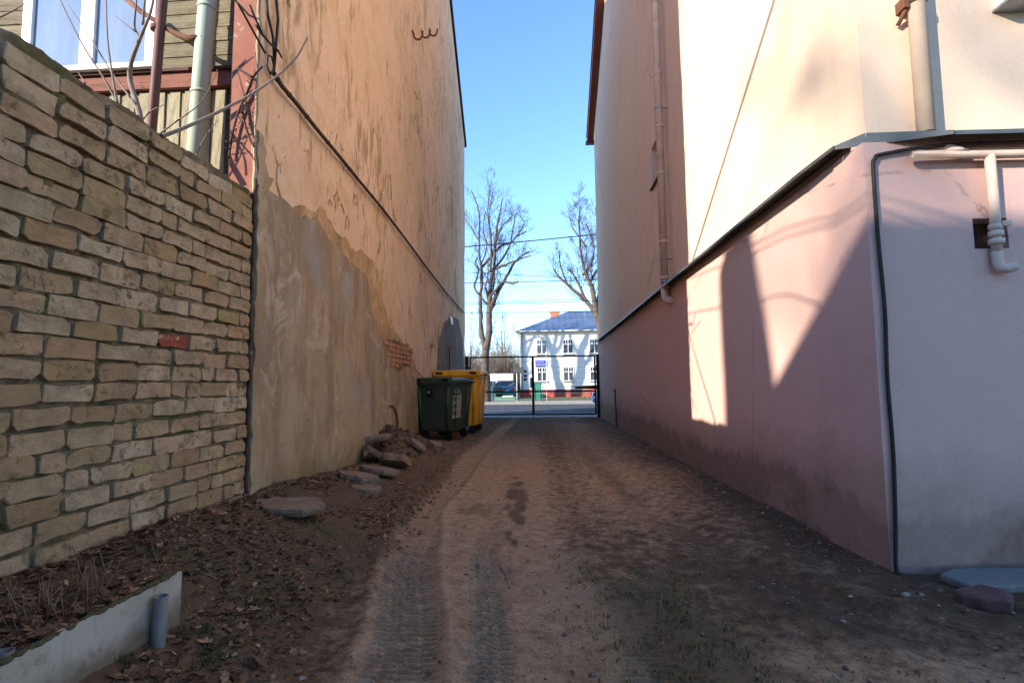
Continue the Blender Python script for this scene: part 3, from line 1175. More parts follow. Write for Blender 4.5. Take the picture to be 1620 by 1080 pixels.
tag(lb, 'long bare branch arching from wall top across the red strip', 'branch')
pts = smooth_path([onX(255, 216, -2.18), onX(290, 203, -2.14), onX(340, 180, -2.10), onX(400, 148, -2.06), onX(445, 115, -2.03), onX(470, 90, -2.0), onX(486, 60, -1.98)], 5)
MB().tube([p - Vector(lb.location) for p in pts], [.013 * (1 - .6 * k / (len(pts) - 1)) for k in range(len(pts))], 7).build('stem', M['bark_shoot'], lb)
# old vine wires hanging on the red strip
vw = empty('ivy_stem', (-2.3, 3.68, 3.0))
tag(vw, 'dead ivy stem clinging to the red end strip', 'vine')
for q in ([(362, 250), (368, 210), (378, 175), (392, 145), (402, 120), (415, 105)], [(383, 165), (386, 190), (395, 220), (402, 232)], [(375, 108), (392, 118), (404, 127)]):
    pts = smooth_path([onY(a, b, 3.67) - Vector(vw.location) for a, b in q], 5)
    MB().tube(pts, .009, 5).build('stem', M['old_cable'], vw)
mb = MB()
for k in range(46):
    t = k / 45
    p = onY(365 + 38 * t, 235 - 115 * t, 3.665)
    mb.tube([p, p + Vector((rng.uniform(-.05, .05), -.02, rng.uniform(-.03, .05)))], .003, 3)
o = mb.build('tendrils', M['old_cable'], vw)
o.location = -Vector(vw.location)
o['kind'] = 'stuff'
# vertical dark seam cable between brick wall and gable
pts = []
for k in range(40):
    z = .42 + k * .06
    pts.append(Vector((-2.185 + rng.uniform(-.006, .006), 3.69 + rng.uniform(-.008, .008), z)))
tag(MB().tube(pts, [rng.uniform(.010, .018) for _ in pts], 6).build('joint_stem', M['old_cable']), 'gnarled dark stem up the joint between bricks and gable', 'vine')

def slab(px, py, size, thick, tilt, rz, label, lift=0.0, seed=0, mat='concrete', cat='rubble slab', name='concrete_slab', sides=6, at=None):
    r = random.Random(seed)
    p = onG(px, py) if at is None else Vector(at)
    poly = []
    for k in range(sides):
        a = 2 * math.pi * (k + r.uniform(-.22, .22)) / sides
        q = 1.0 / max(abs(math.cos(a)) ** 4 + abs(math.sin(a)) ** 4, .01) ** .25
        poly.append(Vector((q * math.cos(a) * size[0] / 2 * r.uniform(.88, 1.08), q * math.sin(a) * size[1] / 2 * r.uniform(.88, 1.08))))
    rg = ragged(poly, .035, .008, seed)
    n_ = len(rg)
    vs = [(q.x * r.uniform(.92, .99), q.y * r.uniform(.92, .99), 0) for q in rg] + [(q.x * r.uniform(.97, 1.03), q.y * r.uniform(.97, 1.03), thick * r.uniform(.4, .65)) for q in rg] + [(q.x * .975, q.y * .975, thick + r.uniform(-.004, .004)) for q in rg]
    fs = [tuple(range(n_))[::-1], tuple(range(2 * n_, 3 * n_))]
    for L_ in (0, 1):
        for i in range(n_):
            k = (i + 1) % n_
            fs.append((L_ * n_ + i, L_ * n_ + k, (L_ + 1) * n_ + k, (L_ + 1) * n_ + i))
    o = MB().add(vs, fs).build(name, M[mat])
    o.location = p + Vector((0, 0, lift))
    o.rotation_euler = (tilt[0], tilt[1], rz)
    tag(o, label, cat, 'broken concrete by the gable')
    return o


# ================================================================== RIGHT HOUSE
rh = empty('stucco_house', (RX + .5, 3.2, 0))
tag(rh, 'cream stucco house with pink plinth on the right of the alley', 'house')
RO = Vector(rh.location)
FA = math.atan(.035)
FC = Vector((RX, 3.12, 0))
FU = Vector((math.cos(FA), math.sin(FA), 0))      # along the front
FO = Vector((math.sin(FA), -math.cos(FA), 0))     # out of the front


def FW(u, w, z):
    p = FC + FU * u + FO * w
    return Vector((p.x, p.y, z))


def rb(mb, name, m, parent=None, bevel=0.0):
    """build with world coordinates, parented to the right house"""
    o = mb.build(name, m, parent or rh, bevel)
    o.location = -RO if parent is None else (0, 0, 0)
    return o


YF = 19.3
LEDGE = 2.60
UX = RX + .05
# plinth: front and side walls, niche left open in the front
mb = MB()
mb.prism([(RX, FC.y + .02, -.3), (RX, YF, -.3), (RX, YF, LEDGE), (RX, FC.y + .02, LEDGE)], (.3, 0, 0))
NU0, NU1, NZ0, NZ1 = .60, .795, 1.945, 2.125       # niche in the front, in u and z


def fslab(mb, u0, u1, z0, z1, w0=0.0, w1=-.3):
    a = [FW(u0, w0, z0), FW(u1, w0, z0), FW(u1, w0, z1), FW(u0, w0, z1)]
    mb.prism(a, FO * (w1 - w0))


fslab(mb, 0.0, NU0, -.3, LEDGE)
fslab(mb, NU1, 6.0, -.3, LEDGE)
fslab(mb, NU0, NU1, -.3, NZ0)
fslab(mb, NU0, NU1, NZ1, LEDGE)
rb(mb, 'plinth', M['pink'])
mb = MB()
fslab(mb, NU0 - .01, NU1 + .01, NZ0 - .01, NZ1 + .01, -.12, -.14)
rb(mb, 'niche_back', M['dark_brown'])
# upper walls
EV_R, SL_R, RG_Y = 10.55, .55, 11.2
mb = MB()
WY0, WY1, WZ0, WZ1 = 8.62, 9.2, 4.62, 5.36
prof = lambda y: EV_R + SL_R * ((y - 3.1) if y < RG_Y else (YF - y))


def upslab(y0, y1, z0, z1=None):
    top0 = z1 if z1 is not None else prof(y0)
    top1 = z1 if z1 is not None else prof(y1)
    mb.prism([(UX, y0, z0), (UX, y1, z0), (UX, y1, top1), (UX, y0, top0)], (.32, 0, 0))


upslab(3.17, WY0, LEDGE)
upslab(WY1, RG_Y, LEDGE)
upslab(RG_Y, YF, LEDGE)
upslab(WY0, WY1, LEDGE, WZ0)
mb.prism([(UX, WY0, WZ1), (UX, WY1, WZ1), (UX, WY1, prof(WY1)), (UX, WY0, prof(WY0))], (.32, 0, 0))
fslab(mb, .052, 6.0, LEDGE, 10.5, -.05, -.3)
rb(mb, 'upper_wall', M['cream'])
# small recessed side window
w = MB().bx(UX + .13, UX + .2, WY0, WY1, WZ0, WZ1)
w = rb(w, 'side_window', M['dark_glass'])
o = MB().bx(UX - .05 - 0, UX + .13, WY0 - .04, WY1 + .04, WZ0 - .02, WZ0 + .0).build('sill', M['eave_brown'], w)
for y in (WY0 + .04, WY1 - .04):
    MB().bx(UX + .1, UX + .131, y - .04, y + .04, WZ0 + .001, WZ1).build('frame', M['white_pvc'], w)
# sheet-metal ledge, sloping outwards, mitred at the corner
def ledge_piece(a0, a1, b0, b1, parent=rh):
    """a: inner points, b: outer points"""
    mb = MB()
    t = Vector((0, 0, -.006))
    mb.prism([a0, a1, b1, b0], t)
    dn = Vector((0, 0, -.024))
    mb.prism([b0, b1, b1 + dn, b0 + dn], (b0 - a0).normalized() * .004)
    o = rb(mb, 'ledge_flashing', M['flash'])
    return o


ins, out_ = 2.685, 2.63
ys = [3.62, 6.0, 9.2, 12.6, 16.0, YF]
for k in range(len(ys) - 1):
    ledge_piece(Vector((UX, ys[k], ins)), Vector((UX, ys[k + 1] - .004, ins)), Vector((RX - .13, ys[k], out_ + .004 * (k % 2))), Vector((RX - .13, ys[k + 1] - .004, out_ + .004 * (k % 2))))
# corner pieces
ledge_piece(Vector((UX, 3.30, ins)), Vector((UX, 3.616, ins)), Vector((RX - .10, 3.24, out_ + .01)), Vector((RX - .13, 3.616, out_)))
ledge_piece(FW(.42, -.05, ins - .002), FW(.052, -.05, ins - .002), FW(.42, .135, out_ - .03), Vector((RX - .098, 3.236, out_ + .008)))
for u0, u1 in ((.424, 1.7), (1.704, 3.4), (3.404, 6.0)):
    ledge_piece(FW(u1, -.05, ins), FW(u0, -.05, ins), FW(u1, .14, out_ - .035), FW(u0, .14, out_ - .035))
# gable roof with brown soffit
mb = MB()
mf = MB()
for y0, y1 in ((3.0, RG_Y), (YF + .2, RG_Y)):
    z0 = prof(y0) if y0 < RG_Y else EV_R - .11
    z1 = prof(RG_Y)
    mb.prism([(UX - .28, y0, z0 + .10), (UX - .28, y1, z1 + .10), (UX - .28, y1, z1 + .2), (UX - .28, y0, z0 + .2)], (7, 0, 0))
    mf.prism([(UX - .25, y0, z0 - .08), (UX - .25, y1, z1 - .08), (UX - .25, y1, z1 + .098), (UX - .25, y0, z0 + .098)], (.249, 0, 0))
rb(mb, 'roof', M['black_metal'])
rb(mf, 'soffit', M['eave_brown'])
mb = MB().bx(UX - .3, UX + .1, YF + .2, YF + .33, EV_R - .22, EV_R - .08)
rb(mb, 'gutter', M['black_metal'])
mb = MB().bx(2.3, 8, 4, YF - .2, -.3, 10.4)
rb(mb, 'inner_block', M['cream'])

# downpipe on the side
d2 = empty('downpipe', (1.85, 7.95, 2.4))
tag(d2, 'pink painted downpipe on the alley side of the stucco house', 'downpipe')
dl = Vector(d2.location)
px_ = UX - .13
pts = [(px_, 7.95, 13.0), (px_, 7.95, 2.55)]
MB().tube([Vector(p) - dl for p in pts], .058, 14).build('pipe', M['pipe_pink'], d2)
pts = [(px_, 7.95, 2.60), (px_, 7.95, 2.47), (px_ + .02, 7.92, 2.42), (px_ + .06, 7.87, 2.395), (px_ + .13, 7.80, 2.385)]
MB().tube([Vector(p) - dl for p in pts], .061, 14).build('elbow', M['pipe_pink'], d2)
for z in (2.62, 2.76, 3.32, 4.4, 5.15, 6.0, 7.2):
    MB().tube([Vector((px_, 7.95, z - .02)) - dl, Vector((px_, 7.95, z + .02)) - dl], .0645, 14).build('joint_ring', M['pipe_pink'], d2)
for z in (2.7, 3.05, 5.45):
    b = MB().tube([Vector((px_, 7.95, z - .012)) - dl, Vector((px_, 7.95, z + .012)) - dl], .066, 14)
    b.tube([Vector((px_, 7.95, z)) - dl, Vector((UX + .01, 7.95, z)) - dl], .008, 6)
    b.build('bracket', M['galv'], d2)
# downpipe on the front, upper wall
d3 = empty('downpipe', FW(.36, .02, 2.7))
tag(d3, 'cream downpipe ending on the metal ledge of the front wall', 'downpipe')
dl = Vector(d3.location)
M['pipe_cream'] = simple('cream_pipe', (.60, .47, .36), (.54, .41, .31), 8, rough=.5, bump=.08)
MB().tube([FW(.36, .02, 2.64) - dl, FW(.36, .02, 6) - dl], .047, 14).build('pipe', M['pipe_cream'], d3)
b = MB().tube([FW(.36, .02, 3.44) - dl, FW(.36, .02, 3.475) - dl], .053, 14)
b.box(FW(.29, .0, 3.45) - dl, (.03, .08, .07))
b.tube([FW(.30, .02, 3.42) - dl, FW(.27, -.02, 3.34) - dl], .012, 6)
b.build('bracket', M['rust'], d3)
# gas pipe under the ledge with drop and tap in the niche
gp = empty('gas_pipe', FW(.67, .05, 1.8))
tag(gp, 'pink painted pipe under ledge with drop through the wall niche', 'pipe')
dl = Vector(gp.location)
MB().tube([q - dl for q in smooth_path([FW(.42, -.02, 2.58), FW(.48, .03, 2.54), FW(.55, .055, 2.50), FW(.62, .06, 2.485), FW(5.9, .06, 2.475)], 4)], .022, 10).build('main_pipe', M['pipe_pink'], gp)
MB().tube([FW(.675, .06, 2.48) - dl, FW(.69, .045, 2.14) - dl, FW(.695, .03, 1.90) - dl], .026, 12).build('drop_pipe', M['pipe_pink'], gp)
MB().tube([q - dl for q in smooth_path([FW(.695, .03, 1.92), FW(.698, .034, 1.84), FW(.715, .05, 1.815), FW(.765, .06, 1.825)], 4)], .027, 12).build('elbow', M['pipe_pink'], gp)
for z, r in ((2.06, .033), (2.02, .036), (1.975, .038)):
    MB().tube([FW(.693, .037, z - .016) - dl, FW(.693, .037, z + .016) - dl], r, 8).build('coupling', M['pipe_pink'], gp)
MB().box(FW(.735, .06, 2.075) - dl, (.05, .02, .03)).build('tap', M['pipe_pink'], gp, .004)
# black cable down the corner
pts = [FW(2.9, .05, 2.565), FW(1.4, .045, 2.56), FW(.5, .03, 2.56), FW(.11, .02, 2.52), FW(.055, .018, 2.49), FW(.04, .018, 2.42), FW(.042, .018, 2.0), FW(.052, .018, 1.6), FW(.04, .018, 1.2), FW(.045, .018, .8), FW(.03, .02, .4), FW(.01, .03, .17), FW(.01, .05, .06)]
tag(MB().tube(smooth_path(pts, 5), .0112, 8).build('corner_cable', M['cable']), 'black cable down the pink plinth corner and under the ledge', 'cable')
# window sill corner at the top right
sx = MB()
fslab(sx, .86, 2.2, 3.42, 3.435, .07, -.049)
ws = rb(sx, 'front_window', M['galv'])
mb = MB()
fslab(mb, .92, 2.1, 3.47, 4.8, -.04, -.048)
mb.build('pane', M['dark_glass'], ws)
mb = MB()
fslab(mb, .88, .915, 3.436, 4.8, -.02, -.049)
fslab(mb, .915, 2.1, 3.436, 3.469, -.02, -.049)
mb.build('frame', M['white_pvc'], ws)
# iron bar leaning on the plinth near the gate
a = Vector((RX - .06, 14.1, gz(RX - .06, 14.1) - .03))
ib = MB().box((0, 0, .52), (.035, .07, 1.06)).box((-.01, 0, .22), (.05, .1, .05))
o = ib.build('iron_stake', M['black_metal'])
o.location = a
o.rotation_euler = (0, rad(-1.5), 0)
tag(o, 'dark iron stake standing at the pink plinth near gate', 'stake')
# blue painted kerb slab and stones at the front wall
M['blue_slab'] = simple('blue_painted_concrete', (.13, .165, .175), (.2, .185, .16), 9, rough=.9, bump=.9, bscale=35, bdist=.015)
o = MB().prism([(-.05, -.11, 0), (.8, -.12, 0), (.85, .10, 0), (.04, .12, 0), (-.09, .05, 0)], (0, 0, .045)).build('blue_slab', M['blue_slab'], None, .012)
o.location = (2.16, 2.95, gz(2.2, 2.9) - .012)
o.rotation_euler = (rad(2), rad(-1), rad(2))
tag(o, 'pale blue painted concrete slab lying at the foot of front wall', 'slab')


def stone_mesh(name, size, mat, seed, n=20, m=14):
    r = random.Random(seed)
    mb = MB().ball((0, 0, 0), 1.0, n, m)
    ph = [r.uniform(0, 6) for _ in range(6)]
    vs = []
    for x, y, z in mb.v:
        k = 1 + .06 * math.sin(9 * x + 7 * z + ph[4]) + .05 * math.sin(13 * y - 8 * x + ph[5]) + .13 * math.sin(3 * x + ph[0]) + .12 * math.sin(4 * y + ph[1]) * math.cos(2 * z + ph[2]) + .08 * math.sin(6 * x + 5 * y + ph[3])
        vs.append((x * k * size[0], y * k * size[1], z * k * size[2]))
    mb.v = vs
    return mb.mesh(name, mat)


M['red_stone'] = simple('reddish_stone', (.13, .07, .06), (.085, .05, .045), 14, rough=.9, bump=.9, bscale=30, bdist=.012)
for i, (px, py, sz, mt, lab) in enumerate([((1562), 955, (.12, .07, .045), 'red_stone', 'reddish boulder lying before the pale blue slab')]):
    p = onG(px, py)
    o = slab(px, py, (sz[0] * 2, sz[1] * 2), sz[2] * 1.5, (.08, -.06), -.25 + i, lab, -.015, 70 + i, mt, 'stone', 'stone', 7)
    del o['group']
    bv = o.modifiers.new('round', 'BEVEL')
    bv.width = .025
    bv.segments = 3
    bv.limit_method = 'NONE'
M['white_stone'] = simple('white_stone', (.30, .27, .23), (.2, .18, .15), 20, rough=.9, bump=.4)
for i, (px, py, s) in enumerate([(1433, 945, .017), (1458, 940, .012), (1345, 946, .012), (1132, 771, .014)]):
    p = onG(px, py)
    o = bpy.data.objects.new('white_pebble', stone_mesh('white_pebble', (s * 1.3, s, s * .6), M['white_stone'], 40 + i, 7, 5))
    COL.objects.link(o)
    o.location = (p.x, p.y, float(gsample(p.x, p.y)) + s * .35)
    o.rotation_euler = (rng.uniform(-.3, .3), rng.uniform(-.3, .3), rng.uniform(0, 6))
    tag(o, ['largest whitish pebble on dark earth before the plinth corner', 'whitish pebble close right of the largest pebble', 'whitish pebble left of the largest pebble before the plinth', 'whitish pebble lying about halfway along the pink plinth'][i], 'pebble')

# ================================================================== GATE
GY = 19.0
gt = empty('mesh_gate', (-.55, GY, -.08))
tag(gt, 'black double-leaf wire mesh gate closing the alley', 'gate')
go = Vector(gt.location)
GXL, GXR = -2.93, 1.86
GM = -.50
zb, zm, zt = .03, .86, 2.13


def gpart(name, mb, m=M['black_metal'], parent=gt):
    o = mb.build(name, m, parent)
    o.location = -go if parent is gt else (0, 0, 0)
    return o


for x in (GXL, GXR):
    gpart('post', MB().bx(x - .06, x + .06, GY - .06, GY + .06, -.3, 2.18))
M['mesh_wire'] = simple('mesh_wire', (.035, .04, .05), rough=.5, metal=.4, bump=0)
for x0, x1 in ((GXL + .12, GM - .015), (GM + .015, GXR - .11)):
    lf = MB()
    for z in (zb, zm, zt):
        lf.bx(x0, x1, GY - .024, GY + .024, z - .028, z + .028)
    for x in (x0, x1):
        lf.bx(x - .03, x + .03, GY - .0265, GY + .0265, zb - .02, zt + .02)
    leaf = gpart('leaf', lf)
    ms = MB()
    x = x0 + .06
    while x < x1 - .03:
        ms.box((x, GY + .024, (zb + zt) / 2), (.0045, .0045, zt - zb))
        x += .06
    z = zb + .1
    while z < zt - .03:
        ms.box(((x0 + x1) / 2, GY + .029, z), (x1 - x0, .0045, .0045))
        z += .1 if z < zm else .2
    o = ms.build('wire_mesh', M['mesh_wire'], leaf)
    o['kind'] = 'stuff'
    for z in (.35, 1.75):
        xx = x0 - .06 if x0 < GM - .1 else x1 + .06
        MB().bx(xx - .04, xx + .04, GY - .015, GY + .015, z - .03, z + .03).build('hinge', M['black_metal'], leaf)
lk = MB().bx(GM - .11, GM - .03, GY - .05, GY + .05, 1.0, 1.36)
gpart('lock_box', lk, M['black_metal'])
gpart('lock_plate', MB().bx(GM - .095, GM - .05, GY - .056, GY - .051, 1.04, 1.32), M['galv'])
mb = MB().tube([(GXR - .02, GY - .07, 1.0), (GXR - .45, GY - .065, 1.0), (GXR - .85, GY - .05, .985)], [.07, .06, .04], 8)
gpart('closer_arm', mb, simple('gate_closer', (.05, .035, .045), rough=.6))
gpart('drop_bolt', MB().bx(GM - .012, GM + .012, GY - .035, GY - .023, -.12, .5))

# ================================================================== BINS
def plastic(name, c1, c2, dirt=.35):
    n = NT(name, .42, .45)
    c = n.ramp(n.noise(2.5, 5, .6), [(.35, c1), (.7, c2)])
    c = n.mix(n.ramp(n.noise(5, 8, .75, n.map((1.5, 1.5, .5))), [(.52, 0), (.72, dirt)]), c, (.10, .085, .065))
    n.color(c)
    n.roughs(n.ramp(n.noise(6, 5, .7), [(.3, .34), (.7, .6)]))
    n.bump(n.noise(3, 3, .5), .1, .02)
    return n.m


M['bin_green'] = plastic('green_plastic', (.025, .045, .024), (.032, .055, .03), .6)
M['bin_green_lid'] = plastic('green_lid_plastic', (.035, .055, .035), (.06, .075, .055), .5)
M['bin_yellow'] = plastic('yellow_plastic', (.86, .43, .012), (.80, .38, .012), .45)
M['bin_dark'] = simple('bin_dark_fitting', (.012, .012, .012), rough=.6)


def rrect(hx, hy, r, n=3):
    pts = []
    for cx, cy, a0 in ((hx - r, hy - r, 0), (-hx + r, hy - r, 90), (-hx + r, -hy + r, 180), (hx - r, -hy + r, 270)):
        for k in range(n + 1):
            a = rad(a0 + 90 * k / n)
            pts.append((cx + r * math.cos(a), cy + r * math.sin(a)))
    return pts


def loft(levels, cap0=True, cap1=True):
    mb = MB()
    n = len(levels[0][1])
    vs = []
    for z, ring in levels:
        vs += [(x, y, z) if not callable(z) else (x, y, z(x, y)) for x, y in ring]
    fs = []
    for i in range(len(levels) - 1):
        for k in range(n):
            fs.append((i * n + k, i * n + (k + 1) % n, (i + 1) * n + (k + 1) % n, (i + 1) * n + k))
    mb.add(vs, fs, False)
    if cap0:
        mb.add(vs[:n], [tuple(range(n))[::-1]])
    if cap1:
        mb.add(vs[-n:], [tuple(range(n))])
    return mb


def wheeled_bin(name, label, loc, rz, Lx, Dy, Hh, mbody, mlid, mside, dome=.05):
    t = empty(name, loc, rz)
    tag(t, label, 'bin', 'wheeled waste bins by the gable')
    hx, hy = Lx / 2, Dy / 2
    zb, zr = .19, Hh - .17
    body = loft([(zb, rrect(hx * .82, hy * .80, .07)), (zb + .03, rrect(hx * .85, hy * .84, .08)), (zr - .1, rrect(hx * .955, hy * .95, .06)), (zr, rrect(hx * .965, hy * .955, .05))])
    b = body.build('body', mbody, t)
    # corner ribs and recessed side panels
    for sx in (-1, 1):
        for sy in (-1, 1):
            p0 = Vector((sx * hx * .855, sy * hy * .70, zb + .04))
            p1 = Vector((sx * hx * .975, sy * hy * .80, zr - .01))
            MB().tube([p0, p1], [.03, .036], 6).build('rib', mbody, b)
    for sy in (-1, 1):
        for f in (-.55, .55):
            MB().tube([(f * hx * .9, sy * hy * .835, zb + .04), (f * hx, sy * hy * .955, zr - .01)], .026, 6).build('rib', mbody, b)
    rim = loft([(zr - .005, rrect(hx * 1.0, hy * .99, .06)), (zr + .06, rrect(hx * 1.02, hy * 1.01, .06))]).build('rim', mbody, t, .008)
    # lid: dome along x with deep end cheeks
    nx = 13
    vs, fs = [], []
    for i in range(nx):
        u = -1 + 2 * i / (nx - 1)
        for y, dz in ((-hy * 1.06, -.035), (-hy * 1.02, .012), (-hy * .7, .03), (0, .045), (hy * .7, .035), (hy * 1.0, .03)):
            vs.append((u * hx * .93, y, zr + .085 + dz + dome * (1 - u * u)))
    for i in range(nx - 1):
        for k in range(5):
            fs.append((i * 6 + k, i * 6 + k + 1, (i + 1) * 6 + k + 1, (i + 1) * 6 + k))
    l = MB().add(vs, fs, True)
    lid = l.build('lid', mlid, t)
    sm = lid.modifiers.new('thick', 'SOLIDIFY')
    sm.thickness = .018
    lip = MB()
    for i in range(5):
        u = -.8 + .4 * i
        lip.box((u * hx, -hy * 1.06, zr + .06 + dome * (1 - u * u)), (hx * .36, .05, .03))
    lip.build('lid_lip', mlid, lid)
    for sx in (-1, 1):
        c = loft([(zr + .055, rrect(.055, hy * 1.03, .03)), (zr + .16, rrect(.05, hy * 1.01, .03))])
        o = c.build('cheek', mside, t, .008)
        o.location = (sx * (hx - .01), 0, 0)
        for yy in (-hy * .74, hy * .74):
            MB().box((sx * (hx + .043), yy, zr + .105), (.02, hy * .30, .055)).build('handle_pocket', M['bin_dark'], t)
            fr = MB()
            for dz in (-.036, .036):
                fr.box((sx * (hx + .058), yy, zr + .105 + dz), (.03, hy * .38, .016))
            for dy in (-hy * .18, hy * .18):
                fr.box((sx * (hx + .058), yy + dy, zr + .105), (.028, .016, .056))
            fr.build('handle', mside, t)
        MB().box((sx * hx * .985, hy * .18, zr - .13), (.05, hy * .28, .17)).build('trunnion_plate', M['bin_dark'], t, .006)
        MB().tube([(sx * hx * .97, hy * .18, zr - .11), (sx * (hx + .055), hy * .18, zr - .11)], .022, 10).build('trunnion', M['galv'], t)
    for sx in (-1, 1):
        for sy in (-1, 1):
            w = empty('wheel', (sx * hx * .66, sy * hy * .62, .085))
            w.parent = t
            MB().tube([(-.022, 0, 0), (.022, 0, 0)], .085, 18).build('tyre', M['rubber'], w)
            MB().tube([(-.026, 0, 0), (.026, 0, 0)], .045, 12).build('rim', M['bin_dark'], w)
            fk = MB().box((-.035, 0, .06), (.006, .05, .13)).box((.035, 0, .06), (.006, .05, .13)).box((0, 0, .12), (.09, .09, .012))
            fk.build('fork', M['bin_dark'], w)
            w.rotation_euler = (0, 0, rng.uniform(-.6, .6))
    return t, zb, zr, hx, hy


GB, zb_, zr_, hx_, hy_ = wheeled_bin('waste_bin', 'dark green wheeled waste bin with white sticker beside the gable', (-2.05, 10.42, gz(-2.0, 10.3)), rad(90 - 12), 1.22, .76, 1.22, M['bin_green'], M['bin_green_lid'], M['bin_green'], .03)
YB, zyb, zyr, hyx, hyy = wheeled_bin('waste_bin', 'yellow wheeled waste bin standing behind the green one', (-2.04, 12.42, gz(-1.9, 12.3)), rad(90 - 2), 1.26, 1.06, 1.45, M['bin_yellow'], M['bin_yellow'], M['bin_yellow'], .05)
# sticker on the green front
M['sticker'] = simple('sticker_white', (.42, .43, .40), (.34, .34, .31), 9, rough=.6, bump=0)
M['sticker_green'] = simple('sticker_green', (.05, .11, .05), rough=.6, bump=0)
M['sticker_grey'] = simple('sticker_print', (.20, .19, .19), (.28, .25, .25), 40, rough=.6, bump=0)
tilt = math.atan2(hy_ * (.95 - .84), (zr_ - zb_ - .13))
st = empty('sticker', (-hx_ * .42, -hy_ * .918 - .004, .70))
st.parent = GB
st.rotation_euler = (tilt, 0, 0)
MB().bx(-.21, .21, -.006, -.002, -.27, .17).build('sheet', M['sticker'], st)
MB().bx(-.21, .21, -.006, -.002, .19, .30).build('heading', M['sticker_green'], st)
for k, z in enumerate((.10, -.035, -.17)):
    MB().bx(-.18, -.07, -.009, -.006, z - .05, z + .05).build('pictogram', M['sticker_green'], st)
    for j in range(4):
        MB().bx(-.04, .19 - .03 * ((j + k) % 3), -.009, -.006, z + .035 - j * .026, z + .047 - j * .026).build('text_line', M['sticker_grey'], st)
for j in range(2):
    MB().bx(-.17, .12 + .04 * j, -.009, -.006, .255 - j * .04, .272 - j * .04).build('text_line', M['sticker'], st)

# ================================================================== RUBBLE
slab(457, 806, (0.48, 0.34), 0.048, (.03, .04), .15, 'flat concrete slab lying alone on the leaves by the brick wall', .0, 1)
slab(584, 700, (0.50, 0.44), 0.065, (-.02, -.08), .2, 'topmost concrete slab lying across the earth heap', .0, 2, at=onZ(586, 697, .46))
slab(592, 727, (0.44, 0.35), 0.065, (-.45, .42), -.3, 'concrete slab sliding off the heap below the topmost slab', .0, 3, at=onZ(594, 722, .31))
slab(627, 741, (0.37, 0.35), 0.082, (-.42, .25), .5, 'thick chunky concrete slab tilted on right of the rubble', .05, 4, sides=5)
slab(600, 750, (0.44, 0.27), 0.056, (-.1, .1), -.2, 'thin concrete slab between the tilted chunk and lowest pieces', .01, 5)
slab(564, 762, (0.44, 0.26), 0.065, (-.08, .12), -.25, 'pale concrete slab with dark broken edge near the gable foot', .01, 6)
slab(578, 778, (0.29, 0.18), 0.048, (.02, .08), -.1, 'smallest flat concrete piece at the front of the rubble', .0, 7)
slab(656, 693, (0.30, 0.19), 0.060, (.1, .25), -.2, 'short concrete piece lying left of the green bin', .07, 8)
slab(660, 713, (0.33, 0.17), 0.051, (-.2, .5), -.6, 'narrow concrete piece leaning below the green bin', .02, 9)
slab(686, 712, (0.21, 0.17), 0.112, (.2, .3), .3, 'dark broken block in front of the green bin wheel', .0, 10)
slab(570, 722, (0.33, 0.26), 0.069, (.0, .1), .4, 'shaded block under the topmost slab at the wall', .0, 11, at=onZ(572, 716, .29))
# clods of earth on the heap
mb = MB()
for k in range(420):
    a = rng.uniform(0, 2 * math.pi)
    r_ = rng.random() ** .6 * .95
    x, y = -2.15 + r_ * .62 * math.cos(a), 7.55 + r_ * 1.0 * math.sin(a)
    if x < LA.x - .054 * (y - 3.7) + .05:
        continue
    s = rng.uniform(.008, .035)
    mb.box((x, y, float(gsample(x, y)) + s * .3), (s * rng.uniform(.8, 1.8), s * rng.uniform(.8, 1.6), s), Euler((rng.uniform(-1, 1), rng.uniform(-1, 1), rng.uniform(0, 3))).to_matrix(), s * .2)
o = mb.build('earth_clods', simple('earth', (.055, .036, .026), (.10, .068, .048), 12, rough=.97, bump=.6))
tag(o, 'loose dark earth clods on the heap against the wall', 'earth', kind='stuff')

# ================================================================== GARDEN BED EDGE
be = empty('bed_edging', (BED_X, 1.6, .3))
tag(be, 'white board edging the leaf-covered bed in the lower left corner', 'board')
bo = Vector(be.location)
prof_ = []
for k in range(16):
    y = .75 + k * (2.06 - .75) / 15
    prof_.append((y, .458 + .004 * math.sin(y * 9)))
poly = [Vector((BED_X + .022, y, z)) - bo for y, z in prof_] + [Vector((BED_X + .022, 2.055, .12)) - bo, Vector((BED_X + .022, .75, .08)) - bo]
MB().prism(poly, (-.02, 0, 0)).build('board', M['board_white'], be)
mb = MB()
for k in range(150):
    y = rng.uniform(.9, 2.05)
    s = rng.uniform(.006, .014)
    mb.ball((BED_X + .012 + rng.uniform(-.006, .006) - bo.x, y - bo.y, .460 - bo.z), s, 6, 4, (1, 1.8, .6))
o = mb.build('moss', M['moss'], be)
o['kind'] = 'stuff'


def hollow(name, c, r, h, t, parent, m, tl=(0, 0, 0)):
    n_ = 18
    vs = []
    for rr, z in ((r, 0), (r, h), (r - t, h), (r - t, .02)):
        vs += [(rr * math.cos(2 * math.pi * k / n_), rr * math.sin(2 * math.pi * k / n_), z) for k in range(n_)]
    fs = []
    for L_ in range(3):
        for k in range(n_):
            fs.append((L_ * n_ + k, L_ * n_ + (k + 1) % n_, (L_ + 1) * n_ + (k + 1) % n_, (L_ + 1) * n_ + k))
    o = MB().add(vs, fs, True).build(name, m, parent)
    o.location = c
    o.rotation_euler = tl
    return o


pp = onX(253, 945, BED_X + .05)
o = hollow('pipe_stake', (BED_X + .05, pp.y, .21), .0245, .215, .004, None, M['grey_pvc'], (rad(1.5), rad(2), 0))
tag(o, 'grey plastic pipe stake in front of the white bed board', 'pipe')
o = hollow('pipe_stake', (BED_X - .045, 1.42, .26), .0245, .20, .004, None, M['grey_pvc'], (rad(-3), 0, 0))
tag(o, 'grey plastic pipe stake behind the white board at left edge', 'pipe')
